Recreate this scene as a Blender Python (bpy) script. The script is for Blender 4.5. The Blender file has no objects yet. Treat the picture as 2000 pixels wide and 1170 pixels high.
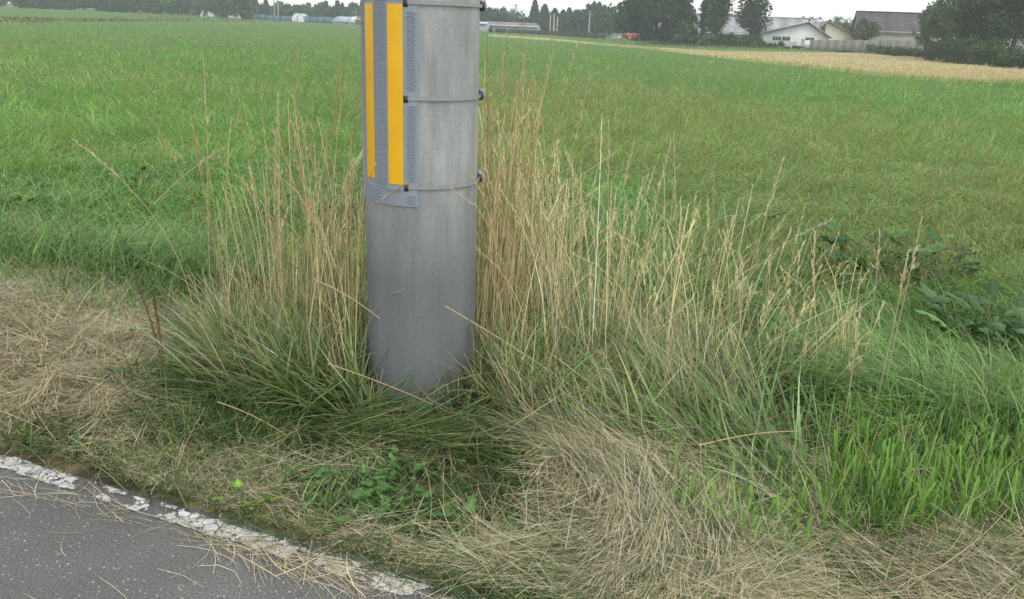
import bpy, math, random
import numpy as np
from mathutils import Matrix, Vector
rng = np.random.default_rng(11)
random.seed(5)
PI = math.pi
# ------------------------------------------------------------------ camera, world, sun, exposure
sc = bpy.context.scene
F, CAMH = 1570.0, 1.4
ROLL = math.atan(0.0384); PITCH = math.atan2(540, F)
r0 = np.array([1, 0, 0.]); fw = np.array([0, math.cos(PITCH), -math.sin(PITCH)]); u0 = np.cross(r0, fw)
cr = math.cos(ROLL) * r0 + math.sin(ROLL) * u0
cu = -math.sin(ROLL) * r0 + math.cos(ROLL) * u0
cam = bpy.data.cameras.new('camera'); camo = bpy.data.objects.new('camera', cam)
sc.collection.objects.link(camo); sc.camera = camo
cam.sensor_width = 36; cam.lens = F / 2000 * 36; cam.clip_start = .05; cam.clip_end = 9000
M4 = Matrix.Identity(4)
for i in range(3):
    M4[i][0] = cr[i]; M4[i][1] = cu[i]; M4[i][2] = -fw[i]
M4[2][3] = CAMH
camo.matrix_world = M4
w = bpy.data.worlds.new('World'); sc.world = w; w.use_nodes = True
nt = w.node_tree; nt.nodes.clear()
SUN_EL, SUN_AZ = math.radians(58), math.radians(150)      # azimuth clockwise from +Y: behind and right of the camera
sky = nt.nodes.new('ShaderNodeTexSky'); sky.sky_type = 'NISHITA'; sky.sun_disc = False
sky.sun_elevation = SUN_EL; sky.sun_rotation = SUN_AZ; sky.dust_density = 1; sky.air_density = 1.25; sky.ozone_density = 1
hs = nt.nodes.new('ShaderNodeHueSaturation'); hs.inputs['Saturation'].default_value = .14; hs.inputs['Value'].default_value = 2.7
bg = nt.nodes.new('ShaderNodeBackground'); bg.inputs['Strength'].default_value = .13
wo = nt.nodes.new('ShaderNodeOutputWorld')
nt.links.new(sky.outputs[0], hs.inputs['Color']); nt.links.new(hs.outputs[0], bg.inputs[0]); nt.links.new(bg.outputs[0], wo.inputs[0])
sl = bpy.data.lights.new('sun', 'SUN'); sl.energy = .9; sl.angle = math.radians(18); sl.color = (1, .96, .9)
so = bpy.data.objects.new('sun', sl); sc.collection.objects.link(so)
sd = Vector((math.sin(SUN_AZ) * math.cos(SUN_EL), math.cos(SUN_AZ) * math.cos(SUN_EL), math.sin(SUN_EL)))
so.rotation_euler = sd.to_track_quat('Z', 'Y').to_euler()
sc.view_settings.view_transform = 'Standard'; sc.view_settings.look = 'None'
sc.view_settings.exposure = -.40; sc.view_settings.gamma = 1
sc.cycles.max_bounces = 6; sc.cycles.diffuse_bounces = 3; sc.cycles.transmission_bounces = 3
sc.cycles.volume_bounces = 1; sc.cycles.transparent_max_bounces = 6
sc.cycles.use_denoising = True; sc.cycles.denoiser = 'OPENIMAGEDENOISE'; sc.cycles.denoising_prefilter = 'ACCURATE'

# ------------------------------------------------------------------ helpers
def U(a, b, n=None): return rng.uniform(a, b, n)
def N(m, s, n=None): return rng.normal(m, s, n)
_tab = {}
def vnoise(x, y, scale, seed=0):
    if seed not in _tab: _tab[seed] = np.random.default_rng(1000 + seed).random((256, 256))
    T = _tab[seed]; x = np.asarray(x) / scale; y = np.asarray(y) / scale
    xi = np.floor(x).astype(int); yi = np.floor(y).astype(int); fx = x - xi; fy = y - yi
    fx = fx * fx * (3 - 2 * fx); fy = fy * fy * (3 - 2 * fy)
    a = T[xi % 256, yi % 256]; b = T[(xi + 1) % 256, yi % 256]; c = T[xi % 256, (yi + 1) % 256]; d = T[(xi + 1) % 256, (yi + 1) % 256]
    return (a * (1 - fx) + b * fx) * (1 - fy) + (c * (1 - fx) + d * fx) * fy
def fnoise(x, y, scale, seed=0):
    return (vnoise(x, y, scale, seed) + .5 * vnoise(x, y, scale / 2.1, seed + 1) + .25 * vnoise(x, y, scale / 4.3, seed + 2)) / 1.75
def sm(a, b, x): t = np.clip((x - a) / (b - a), 0, 1); return t * t * (3 - 2 * t)
def ray(px, py):
    px = np.asarray(px, float)[..., None]; py = np.asarray(py, float)[..., None]
    return cr * (px - 1000) / F - cu * (py - 585) / F + fw
def S(x, y): return (x + 1.61) * .362 + (y - 2.26) * .932          # metres from the road edge line into the verge
def Tt(x, y): return (x + 1.61) * .932 - (y - 2.26) * .362         # metres along the edge line
def gauss(x, y, cx, cy, sx, sy, a=0):
    c, s_ = math.cos(a), math.sin(a); dx = x - cx; dy = y - cy
    return np.exp(-.5 * (((dx * c + dy * s_) / sx) ** 2 + ((-dx * s_ + dy * c) / sy) ** 2))
def H(x, y):
    x = np.asarray(x, float); y = np.asarray(y, float)
    s = S(x, y); t = Tt(x, y)
    z = -.03 + .03 * sm(-.02, .06, s) + .05 * sm(.08, .75, s) + .03 * (fnoise(x, y, .35, 3) - .5) * sm(.1, .4, s)
    z = z - .17 * sm(1.5, 2.6, s) - .62 * sm(12, 110, y)
    d = np.hypot(x, y)
    z = z + (fnoise(x, y, 2.5, 7) - .5) * .10 * sm(2, 3.5, s) + (fnoise(x, y, 40, 9) - .5) * .5 * sm(30, 90, d)
    z = z + .13 * gauss(x, y, -2.3, 3.25, .55, .25, -.36) + .07 * gauss(x, y, -1.75, 2.75, .5, .2, -.36)
    z = z + .09 * gauss(x, y, .28, 2.18, .42, .12, -.85) + .05 * gauss(x, y, .55, 1.75, .25, .2, -.9) + .05 * gauss(x, y, 1.15, 1.85, .4, .15, -.36)
    z = z + .04 * sm(-6.1, -6.5, s) + 1.1 * sm(70, 190, y) * sm(-25, -120, x)
    return z
def P(px, py, dz=0):
    d = ray(px, py); z = np.zeros(d.shape[:-1])
    for _ in range(5):
        t = (z + dz - CAMH) / np.minimum(d[..., 2], -1e-4)
        t = np.minimum(t, 900)
        x = d[..., 0] * t; y = d[..., 1] * t; z = H(x, y)
    return np.stack([x, y, z], -1)
def proj(x, y, z):
    v = np.stack([x, y, z - CAMH], -1); c = v @ fw
    c = np.where(c < .05, .05, c)
    return 1000 + F * (v @ cr) / c, 585 - F * (v @ cu) / c, c
def inpoly(px, py, poly):
    ins = np.zeros(np.shape(px), bool); n = len(poly)
    for i in range(n):
        x1, y1 = poly[i]; x2, y2 = poly[(i + 1) % n]
        if y1 == y2: continue
        c = ((y1 > py) != (y2 > py)) & (px < (x2 - x1) * (py - y1) / (y2 - y1) + x1)
        ins ^= c
    return ins
def zone(poly, n, dz=0):
    xs = [p[0] for p in poly]; ys = [p[1] for p in poly]; out = []; k = 0
    while k < n:
        px = U(min(xs), max(xs), n * 2); py = U(min(ys), max(ys), n * 2)
        m = inpoly(px, py, poly); out.append(np.stack([px[m], py[m]], -1)); k += m.sum()
    q = np.concatenate(out)[:n]
    return P(q[:, 0], q[:, 1], dz)

class Geo:
    """collects quads with a colour per vertex and links them as one mesh object"""
    def __init__(s): s.v = []; s.f = []; s.c = []; s.n = 0
    def add(s, v, f, c):
        s.v.append(np.asarray(v, float).reshape(-1, 3)); s.f.append(np.asarray(f, int).reshape(-1, 4) + s.n)
        c = np.asarray(c, float)
        if c.ndim == 1: c = np.tile(c, (len(s.v[-1]), 1))
        s.c.append(c); s.n += len(s.v[-1])
    def build(s, name, mat, parent=None, smooth=False):
        v = np.concatenate(s.v); f = np.concatenate(s.f); c = np.concatenate(s.c)
        me = bpy.data.meshes.new(name); me.vertices.add(len(v)); me.vertices.foreach_set('co', v.ravel().astype('f'))
        me.loops.add(len(f) * 4); me.loops.foreach_set('vertex_index', f.ravel().astype('i'))
        me.polygons.add(len(f)); me.polygons.foreach_set('loop_start', (np.arange(len(f)) * 4).astype('i'))
        if smooth: me.polygons.foreach_set('use_smooth', np.ones(len(f), bool))
        a = me.color_attributes.new('tint', 'FLOAT_COLOR', 'POINT')
        cc = np.ones((len(v), 4), 'f'); cc[:, :3] = np.clip(c, 0, 1); a.data.foreach_set('color', cc.ravel())
        me.update(calc_edges=True); me.materials.append(mat)
        o = bpy.data.objects.new(name, me); sc.collection.objects.link(o)
        if parent is not None: o.parent = parent
        return o

def grid_faces(n, rows, cols, wrap=False):
    """faces of n patches of rows x cols vertices"""
    r_, c_ = np.meshgrid(np.arange(rows - 1), np.arange(cols if wrap else cols - 1), indexing='ij')
    r_ = r_.ravel(); c_ = c_.ravel(); c2 = (c_ + 1) % cols
    b = np.stack([r_ * cols + c_, r_ * cols + c2, (r_ + 1) * cols + c2, (r_ + 1) * cols + c_], -1)
    return (b[None] + (np.arange(n) * rows * cols)[:, None, None]).reshape(-1, 4)

def blades(g, base, L, wd, az, th, k, col, seg=4, kaz=0., tipw=.12, twist=.5, rootc=None, tipc=None, floor=False, wpow=1.6, still=False, dry=.0):
    n = len(base); one = np.ones(n)
    L = L * one; wd = wd * one; az = az * one; th = th * one; k = k * one; kaz = kaz * one
    t = np.linspace(0, 1, seg + 1); tm = (t[1:] + t[:-1]) / 2
    TH = np.clip(th[:, None] + k[:, None] * tm, -2.6, 2.6); A = az[:, None] + kaz[:, None] * tm
    if seg >= 4 and not still:
        TH = TH + (U(0, 1, n) < .2)[:, None] * (tm[None] > U(.3, .9, n)[:, None]) * U(.4, 1.5, n)[:, None]
    d = np.stack([np.sin(TH) * np.cos(A), np.sin(TH) * np.sin(A), np.cos(TH)], -1) * (L[:, None, None] / seg)
    c = np.concatenate([np.zeros((n, 1, 3)), np.cumsum(d, 1)], 1) + base[:, None]
    if floor:
        hz = H(c[..., 0], c[..., 1]) + .003
        hz = np.maximum(hz, np.where(S(c[..., 0], c[..., 1]) < .1, .006, -9)); c[..., 2] = np.maximum(c[..., 2], hz)
    tw = az + PI / 2 + U(-twist, twist, n)
    wv = np.stack([np.cos(tw), np.sin(tw), U(-.25, .25, n)], -1)
    prof = np.maximum(tipw, 1 - t ** wpow) * np.minimum(1, .65 + t * 2)
    off = wv[:, None] * (wd[:, None] * prof)[:, :, None] / 2
    v = np.stack([c - off, c + off], 2)
    col = np.broadcast_to(col, (n, 3))
    C = np.repeat(col[:, None], seg + 1, 1).copy()
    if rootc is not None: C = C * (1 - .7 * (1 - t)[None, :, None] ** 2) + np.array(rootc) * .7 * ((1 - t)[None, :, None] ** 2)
    if tipc is not None: C = C * (1 - t[None, :, None] ** 3) + np.array(tipc) * (t[None, :, None] ** 3)
    if dry:
        wk = ((U(0, 1, n) < dry) * U(.4, 1, n))[:, None, None] * sm(.3, .9, t + 0)[None, :, None]; C = C * (1 - wk) + np.array([.48, .40, .20]) * wk
    C = np.repeat(C[:, :, None], 2, 2)
    g.add(v, grid_faces(n, seg + 1, 2), C.reshape(-1, 3))
    return c
def tubes(g, path, rad, col, sides=3):
    n, K, _ = path.shape
    rad = np.broadcast_to(rad, (n, K)); tan = np.gradient(path, axis=1); tan /= np.linalg.norm(tan, axis=-1, keepdims=True) + 1e-9
    ref = np.where(np.abs(tan[..., 2:3]) > .95, np.array([1, 0, 0.]), np.array([0, 0, 1.]))
    a = np.cross(tan, ref); a /= np.linalg.norm(a, axis=-1, keepdims=True) + 1e-9; b = np.cross(tan, a)
    an = np.arange(sides) * 2 * PI / sides
    v = path[:, :, None] + rad[..., None, None] * (a[:, :, None] * np.cos(an)[:, None] + b[:, :, None] * np.sin(an)[:, None])
    col = np.broadcast_to(col, (n, 3))
    g.add(v, grid_faces(n, K, sides, True), np.repeat(col, K * sides, 0))
def box(g, c, s, col, M=None):
    c = np.array(c, float); s = np.array(s, float) / 2
    v = np.array([[x, y, z] for x in (-1, 1) for y in (-1, 1) for z in (-1, 1)]) * s
    if M is not None: v = v @ np.array(M).T
    g.add(v + c, [[0, 1, 3, 2], [4, 6, 7, 5], [0, 4, 5, 1], [2, 3, 7, 6], [0, 2, 6, 4], [1, 5, 7, 3]], col)
def slab(g, q, th, col):
    """thick sheet through four corner points"""
    q = np.array(q, float); n = np.cross(q[1] - q[0], q[3] - q[0]); n = n / np.linalg.norm(n) * th
    v = np.concatenate([q, q - n]); g.add(v, [[0, 1, 2, 3], [7, 6, 5, 4], [0, 4, 5, 1], [1, 5, 6, 2], [2, 6, 7, 3], [3, 7, 4, 0]], col)

def tag(o, label=None, cat=None, group=None, kind=None):
    if label: o['label'] = label
    if cat: o['category'] = cat
    if group: o['group'] = group
    if kind: o['kind'] = kind
    return o
def empty(name, loc, label, cat, group=None):
    o = bpy.data.objects.new(name, None); sc.collection.objects.link(o); o.location = [float(a) for a in loc]; o.empty_display_size = .1
    return tag(o, label, cat, group)
def jit(base, n, s=.15, hue=.06):
    base = np.array(base); k = np.exp(N(0, s, (n, 1))); return np.clip(base * k * np.exp(N(0, hue, (n, 3))), .005, .9)
def pick(pal, n, p=None, s=.15):
    pal = np.array(pal); i = rng.choice(len(pal), n, p=p); return pal[i] * np.exp(N(0, s, (n, 1)))

# ------------------------------------------------------------------ materials
def mat(name): m = bpy.data.materials.new(name); m.use_nodes = True; return m, m.node_tree, m.node_tree.nodes['Principled BSDF']
def tint_mat(name, rough=.55, spec=.3, trans=.25, bump=0, bscale=200, metal=0, mottle=0, mscale=3):
    m, t, b = mat(name); a = t.nodes.new('ShaderNodeAttribute'); a.attribute_name = 'tint'
    src = a.outputs['Color']
    if mottle:
        tc = t.nodes.new('ShaderNodeTexCoord'); no = t.nodes.new('ShaderNodeTexNoise'); no.inputs['Scale'].default_value = mscale; no.inputs['Detail'].default_value = 6
        t.links.new(tc.outputs['Object'], no.inputs['Vector'])
        mr = t.nodes.new('ShaderNodeMapRange'); mr.inputs['From Min'].default_value = .3; mr.inputs['From Max'].default_value = .7
        mr.inputs['To Min'].default_value = 1 - mottle; mr.inputs['To Max'].default_value = 1 + mottle
        t.links.new(no.outputs['Fac'], mr.inputs['Value'])
        vm = t.nodes.new('ShaderNodeVectorMath'); vm.operation = 'SCALE'; t.links.new(src, vm.inputs[0]); t.links.new(mr.outputs[0], vm.inputs['Scale']); src = vm.outputs[0]
    t.links.new(src, b.inputs['Base Color']); b.inputs['Roughness'].default_value = rough; b.inputs['Specular IOR Level'].default_value = spec
    b.inputs['Metallic'].default_value = metal
    if bump:
        n = t.nodes.new('ShaderNodeTexNoise'); n.inputs['Scale'].default_value = bscale; bm = t.nodes.new('ShaderNodeBump'); bm.inputs['Strength'].default_value = bump
        tc = t.nodes.new('ShaderNodeTexCoord'); t.links.new(tc.outputs['Object'], n.inputs['Vector'])
        bm.inputs['Distance'].default_value = .01; t.links.new(n.outputs['Fac'], bm.inputs['Height']); t.links.new(bm.outputs[0], b.inputs['Normal'])
    if trans:
        tr = t.nodes.new('ShaderNodeBsdfTranslucent'); mx = t.nodes.new('ShaderNodeMixShader'); mx.inputs[0].default_value = trans
        t.links.new(src, tr.inputs['Color']); o = t.nodes['Material Output']
        t.links.new(b.outputs[0], mx.inputs[1]); t.links.new(tr.outputs[0], mx.inputs[2]); t.links.new(mx.outputs[0], o.inputs[0])
    return m
M_blade = tint_mat('green_blade', .42, .45, .38)
M_straw = tint_mat('dry_straw', .6, .3, .15)
M_leaf = tint_mat('broad_leaf', .45, .4, .25, mottle=.25, mscale=40)
M_tree = tint_mat('tree_foliage', .6, .25, .2)
M_bark = tint_mat('bark', .85, .2, 0, .6, 30, mottle=.3, mscale=4)
M_paint = tint_mat('weathered_paint', .6, .3, 0, mottle=.10, mscale=1.2)
M_roof = tint_mat('sheet_roof', .55, .35, 0, mottle=.28, mscale=.7)
M_ground = tint_mat('soil_and_turf', .95, .1, 0, .8, 60, mottle=.35, mscale=9)
M_metal = tint_mat('galvanised_metal', .45, .5, 0, metal=.5)
M_plas = tint_mat('grey_plastic', .5, .45, 0)
M_glass = tint_mat('dark_glass', .15, .5, 0)
M_reflect = tint_mat('yellow_reflective_film', .32, .5, 0, mottle=.05, mscale=12)

def asphalt():
    m, t, b = mat('worn_asphalt'); L = t.links.new
    tc = t.nodes.new('ShaderNodeTexCoord')
    n1 = t.nodes.new('ShaderNodeTexNoise'); n1.inputs['Scale'].default_value = 2.2; n1.inputs['Detail'].default_value = 5
    n2 = t.nodes.new('ShaderNodeTexNoise'); n2.inputs['Scale'].default_value = 160; n2.inputs['Detail'].default_value = 4
    v = t.nodes.new('ShaderNodeTexVoronoi'); v.inputs['Scale'].default_value = 120; v.inputs['Randomness'].default_value = 1
    for q in (n1, n2, v): L(tc.outputs['Object'], q.inputs['Vector'])
    r1 = t.nodes.new('ShaderNodeValToRGB'); r1.color_ramp.elements[0].color = (.108, .107, .100, 1); r1.color_ramp.elements[1].color = (.165, .162, .152, 1)
    r1.color_ramp.elements[0].position = .3; r1.color_ramp.elements[1].position = .7
    L(n1.outputs['Fac'], r1.inputs[0])
    r2 = t.nodes.new('ShaderNodeMapRange'); r2.inputs['From Min'].default_value = .3; r2.inputs['From Max'].default_value = .7; r2.inputs['To Min'].default_value = .55; r2.inputs['To Max'].default_value = 1.45
    L(n2.outputs['Fac'], r2.inputs['Value'])
    sx = t.nodes.new('ShaderNodeVectorMath'); sx.operation = 'SCALE'; L(r1.outputs[0], sx.inputs[0]); L(r2.outputs[0], sx.inputs['Scale'])
    # pale stones: some cells only, near the cell centre
    sep = t.nodes.new('ShaderNodeSeparateColor'); L(v.outputs['Color'], sep.inputs[0])
    g1 = t.nodes.new('ShaderNodeMath'); g1.operation = 'GREATER_THAN'; g1.inputs[1].default_value = .84; L(sep.outputs[0], g1.inputs[0])
    mu = t.nodes.new('ShaderNodeMath'); mu.operation = 'MULTIPLY'; mu.inputs[1].default_value = .42; L(sep.outputs[1], mu.inputs[0])
    g2 = t.nodes.new('ShaderNodeMath'); g2.operation = 'LESS_THAN'; L(v.outputs['Distance'], g2.inputs[0]); L(mu.outputs[0], g2.inputs[1])
    g3 = t.nodes.new('ShaderNodeMath'); g3.operation = 'MULTIPLY'; L(g1.outputs[0], g3.inputs[0]); L(g2.outputs[0], g3.inputs[1])
    mx = t.nodes.new('ShaderNodeMix'); mx.data_type = 'RGBA'; L(g3.outputs[0], mx.inputs[0]); L(sx.outputs[0], mx.inputs[6]); mx.inputs[7].default_value = (.40, .40, .38, 1)
    L(mx.outputs[2], b.inputs['Base Color']); b.inputs['Roughness'].default_value = .85
    bm = t.nodes.new('ShaderNodeBump'); bm.inputs['Strength'].default_value = .3; bm.inputs['Distance'].default_value = .004; L(n2.outputs['Fac'], bm.inputs['Height']); L(bm.outputs[0], b.inputs['Normal'])
    return m
M_asphalt = asphalt()
def linepaint():
    m, t, b = mat('cracked_white_line'); L = t.links.new
    tc = t.nodes.new('ShaderNodeTexCoord')
    v = t.nodes.new('ShaderNodeTexVoronoi'); v.feature = 'DISTANCE_TO_EDGE'; v.inputs['Scale'].default_value = 26
    n = t.nodes.new('ShaderNodeTexNoise'); n.inputs['Scale'].default_value = 30; n.inputs['Detail'].default_value = 5
    L(tc.outputs['Object'], n.inputs['Vector'])
    ad = t.nodes.new('ShaderNodeVectorMath'); ad.operation = 'MULTIPLY_ADD'; ad.inputs[1].default_value = (.05, .05, .05); L(n.outputs['Color'], ad.inputs[0]); L(tc.outputs['Object'], ad.inputs[2])
    L(ad.outputs[0], v.inputs['Vector'])
    r = t.nodes.new('ShaderNodeValToRGB'); r.color_ramp.elements[0].color = (.16, .155, .15, 1); r.color_ramp.elements[1].color = (.70, .70, .68, 1)
    r.color_ramp.elements[0].position = .02; r.color_ramp.elements[1].position = .07
    L(v.outputs['Distance'], r.inputs[0])
    r2 = t.nodes.new('ShaderNodeMapRange'); r2.inputs['From Min'].default_value = .35; r2.inputs['From Max'].default_value = .65; r2.inputs['To Min'].default_value = .68; r2.inputs['To Max'].default_value = 1.05
    L(n.outputs['Fac'], r2.inputs['Value']); s_ = t.nodes.new('ShaderNodeVectorMath'); s_.operation = 'SCALE'; L(r.outputs[0], s_.inputs[0]); L(r2.outputs[0], s_.inputs['Scale'])
    L(s_.outputs[0], b.inputs['Base Color']); b.inputs['Roughness'].default_value = .7
    return m
M_line = linepaint()
def concrete():
    m, t, b = mat('pole_concrete'); L = t.links.new
    tc = t.nodes.new('ShaderNodeTexCoord')
    mp = t.nodes.new('ShaderNodeMapping'); mp.inputs['Scale'].default_value = (9, 9, 2.2); L(tc.outputs['Object'], mp.inputs[0])
    n1 = t.nodes.new('ShaderNodeTexNoise'); n1.inputs['Scale'].default_value = 1.3; n1.inputs['Detail'].default_value = 8; n1.inputs['Roughness'].default_value = .62; L(mp.outputs[0], n1.inputs['Vector'])
    n2 = t.nodes.new('ShaderNodeTexNoise'); n2.inputs['Scale'].default_value = 120; n2.inputs['Detail'].default_value = 4; L(tc.outputs['Object'], n2.inputs['Vector'])
    mp3 = t.nodes.new('ShaderNodeMapping'); mp3.inputs['Scale'].default_value = (30, 30, 1.2); L(tc.outputs['Object'], mp3.inputs[0])
    n3 = t.nodes.new('ShaderNodeTexNoise'); n3.inputs['Scale'].default_value = 1.5; n3.inputs['Detail'].default_value = 3; L(mp3.outputs[0], n3.inputs['Vector'])
    sp = t.nodes.new('ShaderNodeSeparateXYZ'); L(tc.outputs['Object'], sp.inputs[0])
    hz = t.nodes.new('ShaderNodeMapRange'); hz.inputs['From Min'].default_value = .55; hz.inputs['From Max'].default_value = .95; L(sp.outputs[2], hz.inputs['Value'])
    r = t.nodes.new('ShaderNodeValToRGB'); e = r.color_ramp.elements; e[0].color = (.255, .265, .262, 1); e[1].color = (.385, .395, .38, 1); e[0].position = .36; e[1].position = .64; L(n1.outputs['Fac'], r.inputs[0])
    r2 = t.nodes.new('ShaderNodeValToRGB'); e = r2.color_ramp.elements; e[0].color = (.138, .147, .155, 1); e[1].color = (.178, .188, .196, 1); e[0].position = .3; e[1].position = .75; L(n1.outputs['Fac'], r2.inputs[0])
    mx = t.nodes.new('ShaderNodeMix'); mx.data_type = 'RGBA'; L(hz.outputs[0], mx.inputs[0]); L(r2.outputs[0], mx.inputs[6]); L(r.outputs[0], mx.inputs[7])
    mm = t.nodes.new('ShaderNodeMath'); mm.operation = 'MULTIPLY_ADD'; mm.inputs[1].default_value = .22; L(n3.outputs['Fac'], mm.inputs[0])
    mq = t.nodes.new('ShaderNodeMath'); mq.operation = 'MULTIPLY_ADD'; mq.inputs[1].default_value = .4; mq.inputs[2].default_value = .69; L(n2.outputs['Fac'], mq.inputs[0]); L(mq.outputs[0], mm.inputs[2])
    s_ = t.nodes.new('ShaderNodeVectorMath'); s_.operation = 'SCALE'; L(mx.outputs[2], s_.inputs[0]); L(mm.outputs[0], s_.inputs['Scale'])
    # air pores and a mud-splashed foot
    vo = t.nodes.new('ShaderNodeTexVoronoi'); vo.inputs['Scale'].default_value = 55; L(tc.outputs['Object'], vo.inputs['Vector'])
    vs = t.nodes.new('ShaderNodeSeparateColor'); L(vo.outputs['Color'], vs.inputs[0])
    p1 = t.nodes.new('ShaderNodeMath'); p1.operation = 'GREATER_THAN'; p1.inputs[1].default_value = .86; L(vs.outputs[0], p1.inputs[0])
    p2 = t.nodes.new('ShaderNodeMath'); p2.operation = 'LESS_THAN'; p2.inputs[1].default_value = .16; L(vo.outputs['Distance'], p2.inputs[0])
    p3 = t.nodes.new('ShaderNodeMath'); p3.operation = 'MULTIPLY'; L(p1.outputs[0], p3.inputs[0]); L(p2.outputs[0], p3.inputs[1])
    p4 = t.nodes.new('ShaderNodeMath'); p4.operation = 'MULTIPLY'; p4.inputs[1].default_value = .55; L(p3.outputs[0], p4.inputs[0])
    mp4 = t.nodes.new('ShaderNodeMix'); mp4.data_type = 'RGBA'; L(p4.outputs[0], mp4.inputs[0]); L(s_.outputs[0], mp4.inputs[6]); mp4.inputs[7].default_value = (.09, .09, .085, 1)
    fz = t.nodes.new('ShaderNodeMapRange'); fz.inputs['From Min'].default_value = .26; fz.inputs['From Max'].default_value = .05; L(sp.outputs[2], fz.inputs['Value'])
    fm = t.nodes.new('ShaderNodeMath'); fm.operation = 'MULTIPLY'; L(fz.outputs[0], fm.inputs[0]); L(n1.outputs['Fac'], fm.inputs[1])
    md = t.nodes.new('ShaderNodeMix'); md.data_type = 'RGBA'; L(fm.outputs[0], md.inputs[0]); L(mp4.outputs[2], md.inputs[6]); md.inputs[7].default_value = (.085, .08, .062, 1)
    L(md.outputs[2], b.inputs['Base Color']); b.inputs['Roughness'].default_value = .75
    bm = t.nodes.new('ShaderNodeBump'); bm.inputs['Strength'].default_value = .35; bm.inputs['Distance'].default_value = .002; L(n2.outputs['Fac'], bm.inputs['Height']); L(bm.outputs[0], b.inputs['Normal'])
    return m
M_conc = concrete()

# ------------------------------------------------------------------ ground, road, line
YEL = [(955, 71), (1070, 79), (1200, 90), (1270, 96), (1400, 113), (1500, 124), (1600, 135), (1700, 147), (1800, 156), (1930, 167), (2100, 182), (2500, 215),
       (2500, 190), (2100, 142), (2000, 131), (1850, 112), (1700, 104), (1500, 101), (1400, 99), (1270, 92), (1180, 85), (1070, 74.5), (955, 67)]
def yellow(x, y, z):
    px, py, c = proj(x, y, z); return inpoly(px, py, YEL) & (c > 5)
def ground():
    ang = np.concatenate([np.radians(np.linspace(-45, 45, 460, endpoint=False)), np.radians(np.linspace(45, 315, 150, endpoint=False))])
    rad = np.concatenate([[.01], np.geomspace(.3, 30, 330)[:-1], np.geomspace(30, 300, 170)[:-1], np.geomspace(300, 6000, 26)])
    A, R = np.meshgrid(ang, rad, indexing='xy'); x = R * np.sin(A); y = R * np.cos(A); z = H(x, y)
    s = S(x, y); n = fnoise(x, y, .25, 21); n2 = fnoise(x, y, 6, 23); n3 = fnoise(x, y, 22, 27)
    soil = np.array([.075, .055, .038]); hay = np.array([.19, .15, .085]); gr = np.array([.085, .19, .045]); gr2 = np.array([.14, .20, .06]); yl = np.array([.50, .43, .23])
    C = np.where(n[..., None] > .52, hay, soil) * 1.0
    k = sm(1.5, 2.1, s)[..., None]; G = gr * (1 - n2[..., None]) + gr2 * n2[..., None]; C = C * (1 - k) + G * k
    k = sm(-6.2, -6.6, s)[..., None]; C = C * (1 - k) + G * k
    ym = yellow(x, y, z); C[ym] = yl * (.85 + .3 * n3[ym][:, None])
    g = Geo(); g.add(np.stack([x, y, z], -1), grid_faces(1, len(rad), len(ang), True), C.reshape(-1, 3))
    o = g.build('ground', M_ground, smooth=True); tag(o, kind='structure')
ground()
def strip(name, s0, s1, t0, t1, z, m, nt_=1, ns=1, edge=0, kind='structure', keep=None):
    t = np.linspace(t0, t1, nt_ + 1); s = np.linspace(s0, s1, ns + 1); TT, SS = np.meshgrid(t, s, indexing='ij')
    if edge:
        e = (fnoise(TT, SS * 0, .06, 41) - .5) * edge * (SS >= s1 - 1e-6) + (fnoise(TT, SS * 0 + 9, .05, 43) - .5) * edge * (SS <= s0 + 1e-6); SS = SS + e
    x = -1.61 + TT * .932 + SS * .362; y = 2.26 - TT * .362 + SS * .932
    f = grid_faces(1, nt_ + 1, ns + 1)
    if keep is not None:
        ct = TT.ravel()[f].mean(1); cs = SS.ravel()[f].mean(1); f = f[keep(ct, cs)]
    g = Geo(); g.add(np.stack([x, y, np.full_like(x, z)], -1), f, (.1, .1, .1))
    return tag(g.build(name, m), kind=kind)
strip('road', -6.1, .085, -300, 300, 0, M_asphalt, 60, 4)
strip('edge_line_marking', -.034, .032, -1.2, 2.6, .004, M_line, 760, 20, .012,
      keep=lambda t, s: (fnoise(t, s, .07, 51) > .31 + .9 * np.maximum(0, np.abs(s + .001) - .021) / .02 * .25) & (fnoise(t, s, .02, 55) > .20))
strip('edge_line_marking', -.05, .05, 2.6, 300, .004, M_line, 1, 1)
strip('edge_line_marking', -.05, .05, -300, -1.2, .004, M_line, 1, 1)
strip('edge_line_marking', -6.0, -5.88, -300, 300, .004, M_line, 1, 1)

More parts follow.
